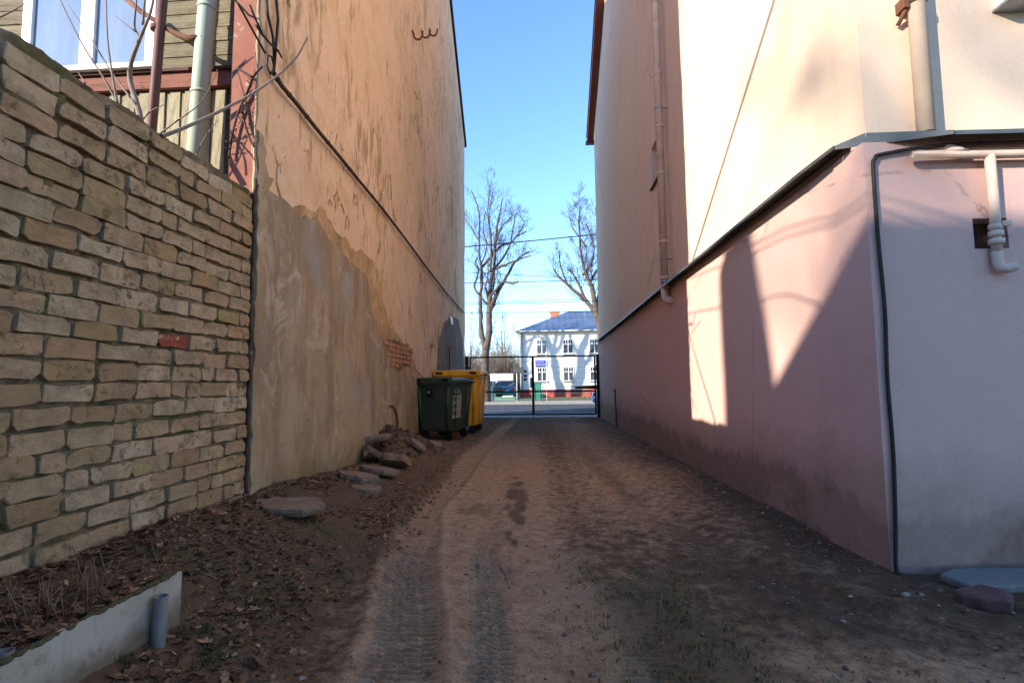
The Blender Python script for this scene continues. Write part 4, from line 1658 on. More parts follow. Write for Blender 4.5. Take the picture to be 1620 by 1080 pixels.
# dry stems in the bed
ds = MB()
for k in range(90):
    cx, cy = rng.choice([(-1.78, 1.75), (-1.7, 1.95), (-1.95, 1.55), (-1.7, 1.6)])
    x, y = cx + rng.gauss(0, .09), cy + rng.gauss(0, .10)
    if x > BED_X - .04 or x < -2.15:
        continue
    z = float(gsample(x, y))
    h = rng.uniform(.04, .16)
    lean = Vector((rng.uniform(-.05, .05), rng.uniform(-.05, .05), h))
    p = Vector((x, y, z - .01))
    ds.tube([p, p + lean * .6, p + lean + Vector((rng.uniform(-.02, .02), rng.uniform(-.02, .02), 0))], [.0025, .002, .0012], 4)
o = ds.build('dry_stems', M['stem'])
tag(o, 'dry broken plant stems standing in the leafy bed', 'stems', kind='stuff')


# ---------------------------------------------------------------- scatter: leaves, grass, pebbles
def tone_mesh(name, vs, fs, tones, mat, label, cat, smooth=False):
    me = bpy.data.meshes.new(name)
    me.from_pydata(vs, [], fs)
    at_ = me.attributes.new('tone', 'FLOAT', 'FACE')
    at_.data.foreach_set('value', np.array(tones, np.float32))
    me.materials.append(mat)
    o = bpy.data.objects.new(name, me)
    COL.objects.link(o)
    return tag(o, label, cat, kind='stuff')


def leaf_area(x, y):
    return float(gsample(x, y, GLIT))


vs, fs, tn = [], [], []


def add_leaf(x, y, z, s, tone, flat=.35):
    e = Euler((rng.gauss(0, flat), rng.gauss(0, flat), rng.uniform(0, 6.28))).to_matrix()
    cu = rng.uniform(-.25, .45)
    sp = [(-.5, 0, 0), (-.32, .24, cu * .3), (-.05, .20, cu * .1), (.12, .34, cu * .4), (.2, .12, 0), (.55, 0, cu * .2), (.2, -.14, .02), (.1, -.33, cu * .4), (-.08, -.2, cu * .1), (-.34, -.22, cu * .3)]
    k = rng.uniform(.7, 1.15)
    b = len(vs)
    vs.append(tuple(Vector((x, y, z))))
    for a, c, d in sp:
        q = e @ Vector((a * s * rng.uniform(.85, 1.1), c * s * k, d * s))
        vs.append((x + q.x, y + q.y, z + q.z))
    for i in range(10):
        fs.append((b, b + 1 + i, b + 1 + (i + 1) % 10))
        tn.append(tone + rng.uniform(-.05, .05))


cnt = 0
while cnt < 9500:
    x = rng.uniform(-2.17, -.6)
    y = 1.15 + rng.random() ** 1.25 * 6.0
    if rng.random() > leaf_area(x, y) * (1.0 if y < 4.6 else .45):
        continue
    if abs(x - BED_X) < .05 and y < 2.1:
        continue
    if float(fbm(x * 3.1, y * 3.1, 95, 3)) < rng.uniform(.25, .55):
        continue
    s = rng.uniform(.012, .038) if rng.random() < .86 else rng.uniform(.038, .07)
    add_leaf(x, y, float(gsample(x, y)) + s * .10 + .003, s, min(1, max(0, rng.gauss(.42, .24))))
    cnt += 1
for k in range(230):
    x = rng.uniform(-1.2, 1.8)
    y = rng.uniform(1.5, 7)
    s = rng.uniform(.012, .035)
    add_leaf(x, y, float(gsample(x, y)) + .004, s, min(1, max(0, rng.gauss(.45, .25))), .2)
for k in range(260):
    y = rng.uniform(2.2, 9)
    x = RX - abs(rng.gauss(0, .16)) - .02
    s = rng.uniform(.015, .04)
    add_leaf(x, y, float(gsample(x, y)) + .006, s, min(1, max(0, rng.gauss(.3, .2))), .35)
tone_mesh('fallen_leaves', vs, fs, tn, M['leaf'], 'brown fallen leaves covering the ground along the brick wall', 'leaves')
print('leaf faces', len(fs))

vs, fs, tn = [], [], []


def add_blade(x, y, z, h, tone):
    a = rng.uniform(0, 6.28)
    w = rng.uniform(.0012, .0028)
    lx, ly = rng.gauss(0, .5) * h, rng.gauss(0, .5) * h
    dx, dy = math.cos(a) * w, math.sin(a) * w
    b = len(vs)
    vs.extend([(x - dx, y - dy, z), (x + dx, y + dy, z), (x + lx * .5 + dx * .7, y + ly * .5 + dy * .7, z + h * .6), (x + lx * .5 - dx * .7, y + ly * .5 - dy * .7, z + h * .6), (x + lx * 1.1, y + ly * 1.1, z + h * .85)])
    fs.extend([(b, b + 1, b + 2, b + 3), (b + 3, b + 2, b + 4)])
    tn.extend([tone, tone])


for k in range(30000):
    x = rng.uniform(-2.1, 1.3)
    y = rng.uniform(1.4, 4.4)
    g = float(gsample(x, y, GGRASS))
    if rng.random() < g * .55 and float(fbm(x * 9, y * 9, 97, 2)) > .45:
        for _ in range(3):
            add_blade(x + rng.gauss(0, .008), y + rng.gauss(0, .008), float(gsample(x, y)) - .002, rng.uniform(.01, .04), rng.random() ** .7)
# little weed rosettes
for px, py in [(325, 1000), (345, 1022), (330, 1048), (195, 1037), (288, 998), (240, 880)]:
    p = onG(px, py)
    for k in range(70):
        x, y = p.x + rng.gauss(0, .022), p.y + rng.gauss(0, .022)
        add_blade(x, y, float(gsample(x, y)), rng.uniform(.01, .035), rng.uniform(0, .5))
tone_mesh('grass_tufts', vs, fs, tn, M['blade'], 'short sparse grass and weeds between the wheel tracks', 'grass')

vs, fs, tn = [], [], []
OCT = [(1, 0, 0), (0, 1, 0), (-1, 0, 0), (0, -1, 0), (0, 0, .7), (0, 0, -.7)]
OF = [(0, 1, 4), (1, 2, 4), (2, 3, 4), (3, 0, 4), (1, 0, 5), (2, 1, 5), (3, 2, 5), (0, 3, 5)]
for k in range(4200):
    if k < 2600:
        y = 1.5 + rng.random() ** 1.5 * 7
        x = RX - abs(rng.gauss(0, .35)) if y > 3.1 else rng.uniform(1.0, 3.2)
    else:
        y = 1.4 + rng.random() ** 1.6 * 8
        x = rng.uniform(-1.5, 1.8)
    s = rng.uniform(.0025, .007) if rng.random() < .93 else rng.uniform(.008, .016)
    z = float(gsample(x, y)) + s * .3
    b = len(vs)
    for q in OCT:
        vs.append((x + q[0] * s * rng.uniform(.7, 1.4), y + q[1] * s * rng.uniform(.7, 1.4), z + q[2] * s))
    t_ = min(1, rng.random() ** 1.6)
    for f_ in OF:
        fs.append(tuple(b + i for i in f_))
        tn.append(t_)
tone_mesh('gravel', vs, fs, tn, M['pebble'], 'small grit and pebbles scattered over the dirt track', 'gravel')
# a twig in the track
p = [onG(*q) for q in [(790, 893), (797, 905), (803, 916), (806, 932)]]
for q in p:
    q.z = float(gsample(q.x, q.y)) + .008
tag(MB().tube(smooth_path(p, 3), .0035, 5).build('twig', M['bark_shoot']), 'thin curved twig lying in the middle of the dirt track', 'twig')

# ================================================================== FAR SIDE OF THE STREET
BY = 45.0
wb = empty('white_house', (2.0, BY, -.1))
tag(wb, 'two-storey white house with hipped blue-grey roof across the street', 'house')
wbo = Vector(wb.location)
M['white_wall'] = simple('white_wall', (.72, .71, .68), (.66, .64, .6), 1.2, rough=.9, bump=.2)
M['red_plinth'] = simple('red_plinth', (.45, .085, .06), (.38, .075, .055), 4, rough=.85)
M['roof_tin'] = simple('tin_roof', (.17, .21, .28), (.24, .28, .35), 1.0, rough=.3, metal=.6, bump=.05)
M['brick_orange'] = simple('orange_chimney', (.50, .15, .075), (.4, .12, .06), 6, rough=.9)
M['teal'] = simple('teal_paint', (.04, .17, .13), (.055, .2, .15), 5, rough=.55)


def wp(name, mb, m, parent=wb):
    o = mb.build(name, m, parent)
    o.location = -wbo if parent is wb else (0, 0, 0)
    return o


BX0, BX1 = -2.3, 19.0
wp('wall', MB().bx(BX0, BX1, BY, BY + 10, .56, 5.45), M['white_wall'])
wp('plinth', MB().bx(BX0 - .04, BX1, BY - .04, BY + 10, -.3, .56), M['red_plinth'])
wp('cornice', MB().bx(BX0 - .2, BX1 + .2, BY - .2, BY + 10.2, 5.45, 5.60), M['white_wall'])
wins = []
for c in range(9):
    for z0, z1 in ((3.60, 4.86), (1.25, 2.47)):
        x0 = -.84 + 2.27 * c
        x1 = x0 + .92
        w = wp('window', MB().bx(x0, x1, BY - .012, BY - .004, z0, z1), M['dark_glass'])
        mb = MB()
        d0, d1 = BY - .07, BY - .013
        for a, b in ((x0, x0 + .06), (x1 - .06, x1), ((x0 + x1) / 2 - .035, (x0 + x1) / 2 + .035)):
            mb.bx(a, b, d0, d1, z0, z1)
        zt_ = z1 - .42
        for a, b in ((z0, z0 + .06), (z1 - .06, z1), (zt_ - .03, zt_ + .03)):
            mb.bx(x0 + .061, x1 - .061, d0 + .004, d1, a, b)
        for f in (.27, .73):
            xx = x0 + (x1 - x0) * f
            mb.bx(xx - .018, xx + .018, d0 + .008, d1, zt_, z1)
        mb.build('frame', M['white_pvc'], w)
        MB().bx(x0 - .05, x1 + .05, BY - .16, BY - .003, z0 - .06, z0 - .005).build('sill', M['galv'], w)
# hipped roof
ex0, ex1, ey0, ey1, ez, rz_ = BX0 - .35, BX1 + .35, BY - .4, BY + 10.4, 5.60, 8.0
ry = (ey0 + ey1) / 2
rx0, rx1 = ex0 + 4.9, ex1 - 4.9
vs = [(ex0, ey0, ez), (ex1, ey0, ez), (ex1, ey1, ez), (ex0, ey1, ez), (rx0, ry, rz_), (rx1, ry, rz_)]
mb = MB().add(vs, [(0, 1, 5, 4), (1, 2, 5), (2, 3, 4, 5), (3, 0, 4), (3, 2, 1, 0)])
rf = wp('roof', mb, M['roof_tin'])
for k in range(40):
    x = ex0 + .5 + .55 * k
    if x > rx1:
        break
    t = min(1, (x - ex0) / 4.9)
    MB().tube([(x, ey0 + .01, ez + .01), (x, ey0 + (ry - ey0) * t, ez + (rz_ - ez) * t + .01)], .022, 4).build('seam', M['roof_tin'], rf)
wp('gutter', MB().tube([(ex0, ey0 - .03, ez - .02), (ex1, ey0 - .03, ez - .02)], .07, 8), M['galv'])
for x, y in ((.95, BY + 6.0), (5.3, BY + 5.2)):
    ch = wp('chimney', MB().bx(x - .5, x + .4, y, y + .9, 6.3, 8.05), M['brick_orange'])
    MB().bx(x - .56, x + .46, y - .06, y + .96, 8.05, 8.12).build('cap', M['brick_orange'], ch)
wp('downpipe', MB().tube([(BX0 + .18, BY - .1, 5.5), (BX0 + .18, BY - .1, -.1)], .06, 8), M['galv'])
wp('vent_pipe', MB().tube([(3.7, BY + 3.9, 7.3), (3.7, BY + 3.9, 8.5)], .05, 6).box((3.7, BY + 3.9, 8.5), (.3, .05, .05)), M['galv'])
# blue nameplate
M['blue_sign'] = simple('blue_enamel', (.06, .075, .42), rough=.4, bump=0)
M['pale_print'] = simple('pale_print', (.32, .36, .72), rough=.5, bump=0)
sg = empty('blue_sign', (-.5, BY - .1, 2.8))
tag(sg, 'blue sign with two lines of pale print on the white house', 'sign')
MB().bx(-.46, .46, -.02, .06, -.28, .29).build('plate', M['blue_sign'], sg)
for z, ws_ in ((.13, (.18, .1, .14, .16)), (-.10, (.12, .2, .1, .15, .08))):
    x = -.40
    for w in ws_:
        MB().bx(x, min(x + w, .42), -.026, -.02, z - .05, z + .05).build('lettering', M['pale_print'], sg)
        x += w + .03
for k, z in enumerate((2.15, 1.75, 1.45)):
    o = MB().bx(-1.98, -1.72, BY - .05, BY - .01, z - .1, z + .1).build('wall_plate', M['black_metal'])
    tag(o, ['upper', 'middle', 'lowest'][k] + ' of three small dark plates on the corner of the white house', 'plate')

# street furniture
def post_sign(px0, px1, py0, py1, Y, polepx, label):
    a, b = onY(px0, py0, Y), onY(px1, py1, Y)
    c = onY(polepx, 590, Y)
    t = empty('street_sign', (c.x, Y, -.08))
    tag(t, label, 'sign')
    MB().box((( a.x + b.x) / 2 - c.x, -.03, (a.z + b.z) / 2 + .08), (b.x - a.x, .03, a.z - b.z)).build('panel', simple('sign_back', (.07, .075, .075), rough=.5), t)
    MB().tube([(0, 0, 0), (0, 0, a.z + .08)], .022, 8).build('post', M['white_pvc'], t)


post_sign(812, 829, 581, 590, 34.3, 817.5, 'grey back of a traffic sign on a white post')
c = onY(864, 560, 34.4)
t = empty('white_pole', (c.x, 34.4, -.08))
tag(t, 'tall thin white pole in front of the white house', 'pole')
MB().tube([(0, 0, 0), (0, 0, 3.25)], .022, 8).build('post', M['white_pvc'], t)
MB().box((0, 0, 3.27), (.1, .1, .04)).build('cap', M['white_pvc'], t)
# teal railing along the verge, in sections
def railing(x0, x1, y, h, label):
    t = empty('railing', (x0, y, -.08))
    tag(t, label, 'railing', 'street railings')
    n_ = max(1, int((x1 - x0) / 1.6))
    for k in range(n_ + 1):
        x = (x1 - x0) * k / n_
        MB().tube([(x, 0, 0), (x, 0, h)], .03, 6).build('post', M['teal'], t)
    for z in (h, h * .5):
        MB().tube([(0, 0, z), (x1 - x0, 0, z)], .025, 6).build('rail', M['teal'], t)


railing(-9, -2.2, 36.9, 1.0, 'teal railing in front of the parked cars')
railing(-.3, 2.6, 36.9, .95, 'teal railing section before the white house beside green container')
railing(3.0, 9.0, 36.9, .95, 'teal railing section behind the light blue car')
M['lowwall'] = simple('low_teal_wall', (.11, .22, .17), (.15, .25, .2), 4, rough=.8)
o = MB().bx(-9, -2.0, 36.98, 37.1, -.1, .18).build('low_wall', M['lowwall'])
tag(o, 'low teal kerb wall under the railing before the parked cars', 'wall')
g = empty('litter_bin', (-.72, 35.6, -.08))
tag(g, 'tall green container on the far pavement', 'bin')
loft([(0, rrect(.30, .30, .05)), (1.22, rrect(.36, .36, .05))]).build('body', M['teal'], g)
loft([(1.22, rrect(.39, .39, .05)), (1.30, rrect(.3, .3, .05))]).build('lid', M['teal'], g)
o = empty('cable_box', (4.55, 36.3, -.08))
tag(o, 'pale grey cable cabinet on the far pavement near the railing', 'cabinet')
MB().bx(-.4, .4, -.2, .2, 0, .85).build('cabinet', M['galv'], o, .02)
MB().bx(-.43, .43, -.23, .23, .851, .9).build('cap', M['galv'], o)
o = MB().bx(-7.5, -3.05, 47.0, 47.2, -.1, 2.0).build('garden_wall', M['white_wall'])
tag(o, 'low white garden wall between the tree and the white house', 'wall')

# cars ----------------------------------------------------------------
def car(label, loc, rz, paint, flip=False):
    t = empty('parked_car', loc, rz)
    tag(t, label, 'car', 'cars along the street')
    # stations along the length: x, half width, z bottom, z belt
    st_ = [(-2.12, .62, .42, .78), (-2.05, .78, .30, .90), (-1.6, .84, .25, .97), (-.9, .86, .24, .99), (.0, .86, .24, .98), (.8, .86, .24, .95), (1.5, .83, .25, .88), (1.95, .76, .30, .78), (2.1, .6, .42, .66)]
    vs, fs = [], []
    for x, hw, z0, z1 in st_:
        zm_ = (z0 + z1) / 2
        vs += [(x, -hw * .86, z0), (x, -hw, zm_), (x, -hw * .95, z1 - .05), (x, -hw * .8, z1), (x, hw * .8, z1), (x, hw * .95, z1 - .05), (x, hw, zm_), (x, hw * .86, z0)]
    for i in range(len(st_) - 1):
        for k in range(8):
            fs.append((i * 8 + k, i * 8 + (k + 1) % 8, (i + 1) * 8 + (k + 1) % 8, (i + 1) * 8 + k))
    fs += [tuple(range(8))[::-1], tuple((len(st_) - 1) * 8 + k for k in range(8))]
    pm = NT('paint', .25, .6)
    pm.color(pm.ramp(pm.noise(3, 3), [(.3, paint), (.7, tuple(c * .92 for c in paint))]))
    body = MB().add(vs, fs, True).build('body', pm.m, t)
    b_ = [(-1.5, .70, .98), (-1.0, .62, 1.40), (.35, .60, 1.42), (1.05, .72, .95)]
    vs, fs = [], []
    for x, hw, z in b_:
        zb0 = .93
        vs += [(x, -.76 if z < 1.1 else -.72, zb0), (x, -hw, z), (x, hw, z), (x, .76 if z < 1.1 else .72, zb0)]
    for i in range(3):
        for k in range(3):
            fs.append((i * 4 + k, i * 4 + k + 1, (i + 1) * 4 + k + 1, (i + 1) * 4 + k))
    MB().add(vs, fs).build('glasshouse', M['dark_glass'], t)
    MB().add([(-1.02, -.6, 1.415), (-1.02, .6, 1.415), (.37, .58, 1.435), (.37, -.58, 1.435), (-.3, -.58, 1.47), (-.3, .58, 1.47)], [(0, 1, 5, 4), (4, 5, 2, 3)]).build('roof', pm.m, t)
    for sy in (-1, 1):
        for x0, z0, x1, z1 in ((-1.5, .97, -1.0, 1.42), (1.05, .95, .37, 1.43), (-.25, .95, -.25, 1.44)):
            MB().tube([(x0, sy * .735, z0), (x1, sy * .625, z1)], .03, 5).build('pillar', pm.m, t)
        for x in (-1.35, 1.3):
            w = empty('wheel', (x, sy * .80, .30))
            w.parent = t
            MB().tube([(0, -.09, 0), (0, .09, 0)], .30, 20).build('tyre', M['rubber'], w)
            MB().tube([(0, -.095, 0), (0, .095, 0)], .19, 14).build('rim', M['galv'], w)
        MB().box((-2.10, sy * .62, .76), (.08, .26, .16)).build('taillight', simple('tail_lens', (.35, .02, .02), rough=.2, bump=0), t, .02)
        MB().box((2.04, sy * .58, .66), (.1, .3, .13)).build('headlight', M['galv'], t, .02)
        MB().box((.85, sy * .93, 1.0), (.1, .16, .1)).build('mirror', pm.m, t, .02)
    MB().box((-2.12, 0, .5), (.1, 1.4, .14)).build('bumper', pm.m, t, .03)
    MB().box((2.1, 0, .45), (.1, 1.4, .14)).build('bumper', pm.m, t, .03)
    MB().box((-2.175, 0, .62), (.01, .5, .11)).build('number_plate', M['white_pvc'], t)
    return t


car('light blue sedan at the right edge of the gate opening', (4.45, 26.9, -.2), 0, (.32, .47, .66))
car('dark estate car parked behind the railing beside the tree', (-5.3, 41.0, -.09), rad(172), (.03, .045, .05))
car('teal blue car parked nearer to the white house', (-3.4, 42.5, -.09), rad(95), (.02, .16, .26))

# ---------------------------------------------------------------- trees
M['bark'] = simple('linden_bark', (.13, .10, .078), (.055, .043, .036), 9, rough=.9, bump=.7, bscale=20, bdist=.02, stretch=(1, 1, .35))
M['twig'] = simple('twig_bark', (.085, .055, .047), (.055, .036, .032), 9, rough=.9, bump=0)


class Bare:
    def __init__(s, seed):
        s.r = random.Random(seed)
        s.tr, s.cr = MB(), MB()

    def rv(s, a):
        return Vector((s.r.gauss(0, a), s.r.gauss(0, a), s.r.gauss(0, a)))

    def shoot(s, p, d, L, r, lev):
        """grow one branch upwards-curving, then its children"""
        n_ = 4 if lev < 3 else 3
        pts, rr = [p], [r]
        d = d.normalized()
        for k in range(n_):
            d = (d + s.rv(.16) + Vector((0, 0, .13))).normalized()
            p = p + d * L / n_
            pts.append(p)
            rr.append(max(r * (1 - .8 * (k + 1) / n_), .0065))
        s.cr.tube(pts, rr, 4 if lev < 2 else 3, cap=False, smooth=False)
        if lev >= 4:
            return
        m = {1: 7, 2: 5, 3: 4}.get(lev, 3)
        for j in range(m):
            t = .18 + .8 * (j + s.r.random()) / m
            q = pts[0].lerp(pts[-1], 0)
            f = t * n_
            i = min(int(f), n_ - 1)
            q = pts[i].lerp(pts[i + 1], f - i)
            dd = (pts[i + 1] - pts[i]).normalized()
            side = dd.cross(s.rv(1)).normalized()
            s.shoot(q, dd * s.r.uniform(.5, .9) + side * s.r.uniform(.5, .9), L * s.r.uniform(.36, .6), max(rr[i] * .5, .0038), lev + 1)

    def limb(s, pts, r0, r1, kids, L, z0=-1e9, crown=False):
        pts = smooth_path(pts, 3)
        n_ = len(pts) - 1
        pts = [p + (s.rv(.015) if 0 < k < n_ else Vector()) for k, p in enumerate(pts)]
        rr = [(r1 + (r0 - r1) * (1 - k / n_) ** 1.5) * s.r.uniform(.92, 1.1) for k in range(n_ + 1)]
        (s.cr if crown else s.tr).tube(pts, rr, 9 if r0 > .12 else 6, cap=False)
        for j in range(kids):
            f = (.12 + .88 * (j + s.r.random()) / kids) * n_
            i = min(int(f), n_ - 1)
            q = pts[i].lerp(pts[i + 1], f - i)
            if q.z < z0:
                continue
            dd = (pts[i + 1] - pts[i]).normalized()
            side = dd.cross(s.rv(1)).normalized()
            s.shoot(q, dd * .8 + side * .75 + Vector((0, 0, .25)), L * s.r.uniform(.6, 1.2) * (1.1 - .62 * f / n_), max(rr[i] * .28, .010), 2 if L < 2.2 else 1)

    def finish(s, name, label, base, grp):
        t = empty(name, base)
        tag(t, label, 'tree', grp)
        a = s.tr.build('trunk', M['bark'], t)
        b = s.cr.build('crown', M['twig'], t)
        a.location = b.location = -Vector(base)
        return t


def z7(q, Y, s=0.0):
    return onY(730 + q[0] / 5.146, 290 + q[1] / 5.146, Y)


TY = 35.0
T = Bare(11)
zt6 = lambda q, dy=0: onY(720 + q[0] / 5.4, 480 + q[1] / 5.4, TY + dy)
base1 = zt6((262, 640))
base1.z = -.1
fork = zt6((252, 430))
T.limb([base1, base1.lerp(fork, .5) + Vector((.03, 0, 0)), fork], .34, .28, 0, 0)
lm = [([(0, 0)] and [(200, 1388), (165, 1230), (156, 1080), (150, 950), (165, 800), (165, 690), (150, 620), (145, 480), (148, 300), (130, 180), (80, 60)], .15, .03, 14, 2.0, 0),
      ([(195, 1388), (222, 1220), (228, 1080), (228, 930), (240, 800), (265, 680), (270, 520), (290, 350), (310, 240), (335, 120)], .215, .03, 14, 2.0, 0),
      ([(230, 1010), (150, 920), (105, 840), (130, 760), (135, 690), (110, 660), (130, 600)], .085, .035, 7, 1.6, -.5),
      ([(240, 1010), (290, 900), (330, 830), (380, 740), (430, 650), (480, 600), (550, 555)], .14, .035, 12, 1.9, .8),
      ([(232, 930), (310, 830), (340, 800), (420, 815), (460, 800)], .09, .035, 6, 1.2, -.8),
      ([(265, 700), (330, 670), (420, 640), (500, 605), (565, 590)], .085, .03, 9, 1.6, -1.0),
      ([(172, 680), (250, 590), (320, 510), (410, 480), (440, 440), (530, 390)], .095, .03, 10, 1.8, 1.2),
      ([(268, 690), (350, 590), (400, 480), (430, 330), (440, 250)], .085, .025, 10, 1.8, .5),
      ([(280, 480), (310, 390), (350, 330), (420, 260)], .07, .025, 8, 1.6, -.7),
      ([(145, 470), (80, 370), (35, 280)], .05, .02, 6, 1.5, .8),
      ([(218, 950), (195, 840), (215, 760), (215, 660)], .06, .02, 6, 1.3, -1.2),
      ([(158, 660), (200, 560), (205, 480), (180, 400), (190, 250)], .06, .02, 8, 1.6, -.6),
      ([(440, 440), (490, 380), (510, 320), (480, 270)], .05, .02, 6, 1.4, 1.3)]
for pl_, r0, r1, kids, L, dy in lm:
    n_ = len(pl_) - 1
    T.limb([z7(q, TY + dy * k / n_) if k or dy == 0 else z7(q, TY) for k, q in enumerate(pl_)], r0 * 1.2, r1 * 1.4, kids, L)
# a few limbs towards and away from the street
for dy in (-1.6, 1.8, -2.4):
    a = z7((235, 820 + 60 * dy), TY)
    T.limb([a, a + Vector((.2, dy * .5, 1.2)), a + Vector((.1, dy, 3.2)), a + Vector((.4, dy * 1.1, 5.0))], .09, .025, 10, 1.9)
tree1 = T.finish('linden_tree', 'bare twin-trunked tree across the street seen left in the gap', base1, 'street trees')
z5 = lambda q, dy=0: onY(720 + q[0] / 2.7, 280 + q[1] / 2.7, TY + dy)
T = Bare(23)
base2 = z5((636, 960))
base2.z = -.1
T.limb([base2, z5((634, 800)), z5((625, 680)), z5((605, 590))], .36, .22, 0, 0)
for pl_, r0, r1, kids, L, dy in [
        ([(605, 590), (560, 530), (480, 460), (440, 420), (418, 392)], .15, .035, 13, 1.9, .5), ([(605, 590), (590, 500), (575, 450), (540, 350), (530, 200), (535, 130)], .17, .03, 16, 2.2, -.6),
        ([(560, 530), (520, 440), (488, 395)], .09, .04, 8, 1.6, 1.0), ([(575, 450), (610, 390), (650, 300)], .09, .03, 8, 1.8, .6), ([(545, 420), (580, 370), (592, 300), (560, 200)], .08, .025, 10, 1.9, -1.2),
        ([(480, 460), (450, 380), (445, 320)], .06, .025, 8, 1.7, -.8), ([(605, 590), (660, 480), (700, 330), (720, 200)], .15, .03, 14, 2.2, 0), ([(560, 300), (500, 210), (490, 160)], .05, .02, 7, 1.6, .8), ([(600, 560), (630, 420), (615, 250), (600, 130)], .11, .03, 12, 2.1, 1.5)]:
    n_ = len(pl_) - 1
    T.limb([z5(q, dy * k / n_) for k, q in enumerate(pl_)], r0 * 1.2, r1 * 1.4, kids, L)
tree2 = T.finish('linden_tree', 'bare tree partly hidden by the stucco house at right', base2, 'street trees')
# two more trees of the row, hidden by the gable house; their limbs throw the shadows on the white house
def sback(q, dy):
    p = onY(720 + q[0] / 5.4, 480 + q[1] / 5.4, BY)
    t_ = (BY - 36.2 - dy) / SUN_H.y
    return p - SUN_D * (t_ / math.cos(SUN_EL))


for nm, seed_, root, limbs in (
        ('bare street tree with spreading limbs hidden behind the gable house', 51, (905, 740), [([(905, 740), (870, 640), (850, 520), (828, 400), (790, 300), (770, 230)], .27, .13), ([(840, 450), (760, 320), (690, 285), (600, 345)], .11, .06), ([(838, 430), (900, 360), (930, 260), (980, 150)], .15, .07), ([(830, 400), (860, 300), (840, 160), (870, 60)], .13, .06), ([(850, 380), (910, 420), (1000, 400), (1090, 420)], .06, .03)]),
        ('bare street tree with forked trunk hidden behind the gable house', 52, (1040, 720), [([(1040, 720), (1080, 560), (1075, 430), (1110, 330), (1130, 250), (1150, 100)], .30, .14), ([(1070, 560), (1140, 480), (1190, 380), (1230, 250)], .17, .08), ([(1080, 480), (1000, 330), (960, 200), (900, 90)], .13, .05)]),
        ('bare street tree with straight trunk hidden behind the gable house', 53, (598, 720), [([(598, 720), (592, 560), (586, 420), (580, 300), (600, 120)], .26, .15), ([(590, 500), (660, 320), (720, 180)], .11, .05)])):
    T = Bare(seed_)
    r_ = sback(root, 0)
    b = Vector((r_.x - .1, r_.y, -.1))
    T.limb([b, b.lerp(r_, .5), r_], .42, .31, 0, 0)
    for pl_, r0, r1 in limbs:
        T.limb([sback(q, 0) for q in pl_], r0, r1, 7, 1.6)
    T.finish('linden_tree', nm, b, 'street trees')
for k, (src, x, y, rot, sc) in enumerate([(tree2, -26.0, 35.0, rad(80), 1.0)]):
    c = copy_tree(src)
    c.location = (x, y, -.1)
    c.rotation_euler = (0, 0, rot)
    c.scale = (sc, sc, sc)
    c['label'] = 'farthest bare street tree hidden behind the gable house'
# birches and bushes far behind
M['far_twig'] = simple('far_twig', (.15, .115, .10), (.10, .078, .07), 4, rough=.95, bump=0)


def far_tree(x, y, h, seed, label, spread=1.0, kids=14):
    T = Bare(seed)
    b = Vector((x, y, -.1))
    T.limb([b, b + Vector((.1, 0, h * .35)), b + Vector((-.1, .1, h * .7)), b + Vector((.05, 0, h))], h * .017, .02, kids, h * .22 * spread, b.z + h * .2)
    for k in range(4):
        a = b + Vector((0, 0, h * (.2 + .1 * k)))
        d = Vector((math.cos(2.1 * k + seed), math.sin(2.1 * k + seed), 0))
        T.limb([a, a + d * h * .1 * spread + Vector((0, 0, h * .15)), a + d * h * .18 * spread + Vector((0, 0, h * .38))], h * .007, .015, 7, h * .15 * spread)
    t = T.finish('bare_tree', label, b, 'bare trees in the background')
    return t


far_tree(-7.1, 62, 12.0, 31, 'pale bare birch behind the twin-trunked tree', .8)
far_tree(-4.6, 58, 8.6, 32, 'slim bare tree just left of the white house', .8)
far_tree(-9.6, 66, 9.5, 33, 'low bare tree near the gable edge far behind', 1.0)
far_tree(-5.9, 70, 11.0, 34, 'hazy bare tree between the birch and the white house', .9)


def bush(x, y, h, seed, label):
    r = random.Random(seed)
    T = Bare(seed)
    b = Vector((x, y, -.1))
    for k in range(46):
        d = Vector((r.gauss(0, .55), r.gauss(0, .55), 1.3))
        T.shoot(b + Vector((r.gauss(0, .5), r.gauss(0, .5), 0)), d, h * r.uniform(.7, 1.3), .05, 2)
    t = empty('bare_bush', b)
    tag(t, label, 'bush', 'bare bushes behind the street')
    o = T.cr.build('crown', M['far_twig'], t)
    o.location = -b
    return t


for k, (x, y, h, lab) in enumerate([(-5.8, 48.5, 3.0, 'bare bush right of the twin trunks over the dark car'), (-4.3, 49.0, 3.6, 'bare bush midway between trunks and white house'), (-3.3, 50.5, 3.4, 'bare bush against the white house corner'), (-7.2, 50, 2.6, 'bare bush left of the twin trunks'), (-5.0, 54, 4.2, 'tallest bare bush behind the parked cars'), (-8.2, 55, 3.4, 'bare bush at the gable edge')]):
    bush(x, y, h, 60 + k, lab)
# fill of far scrub along the horizon
T = Bare(77)
for k in range(260):
    x, y = rng.uniform(-30, 0), rng.uniform(75, 110)
    T.shoot(Vector((x, y, -.2)), Vector((rng.gauss(0, .3), rng.gauss(0, .3), 1)), rng.uniform(3, 7), .07, 2)
o = T.cr.build('far_scrub', M['far_twig'])
tag(o, 'hazy belt of bare scrub far behind the street', 'scrub', kind='stuff')

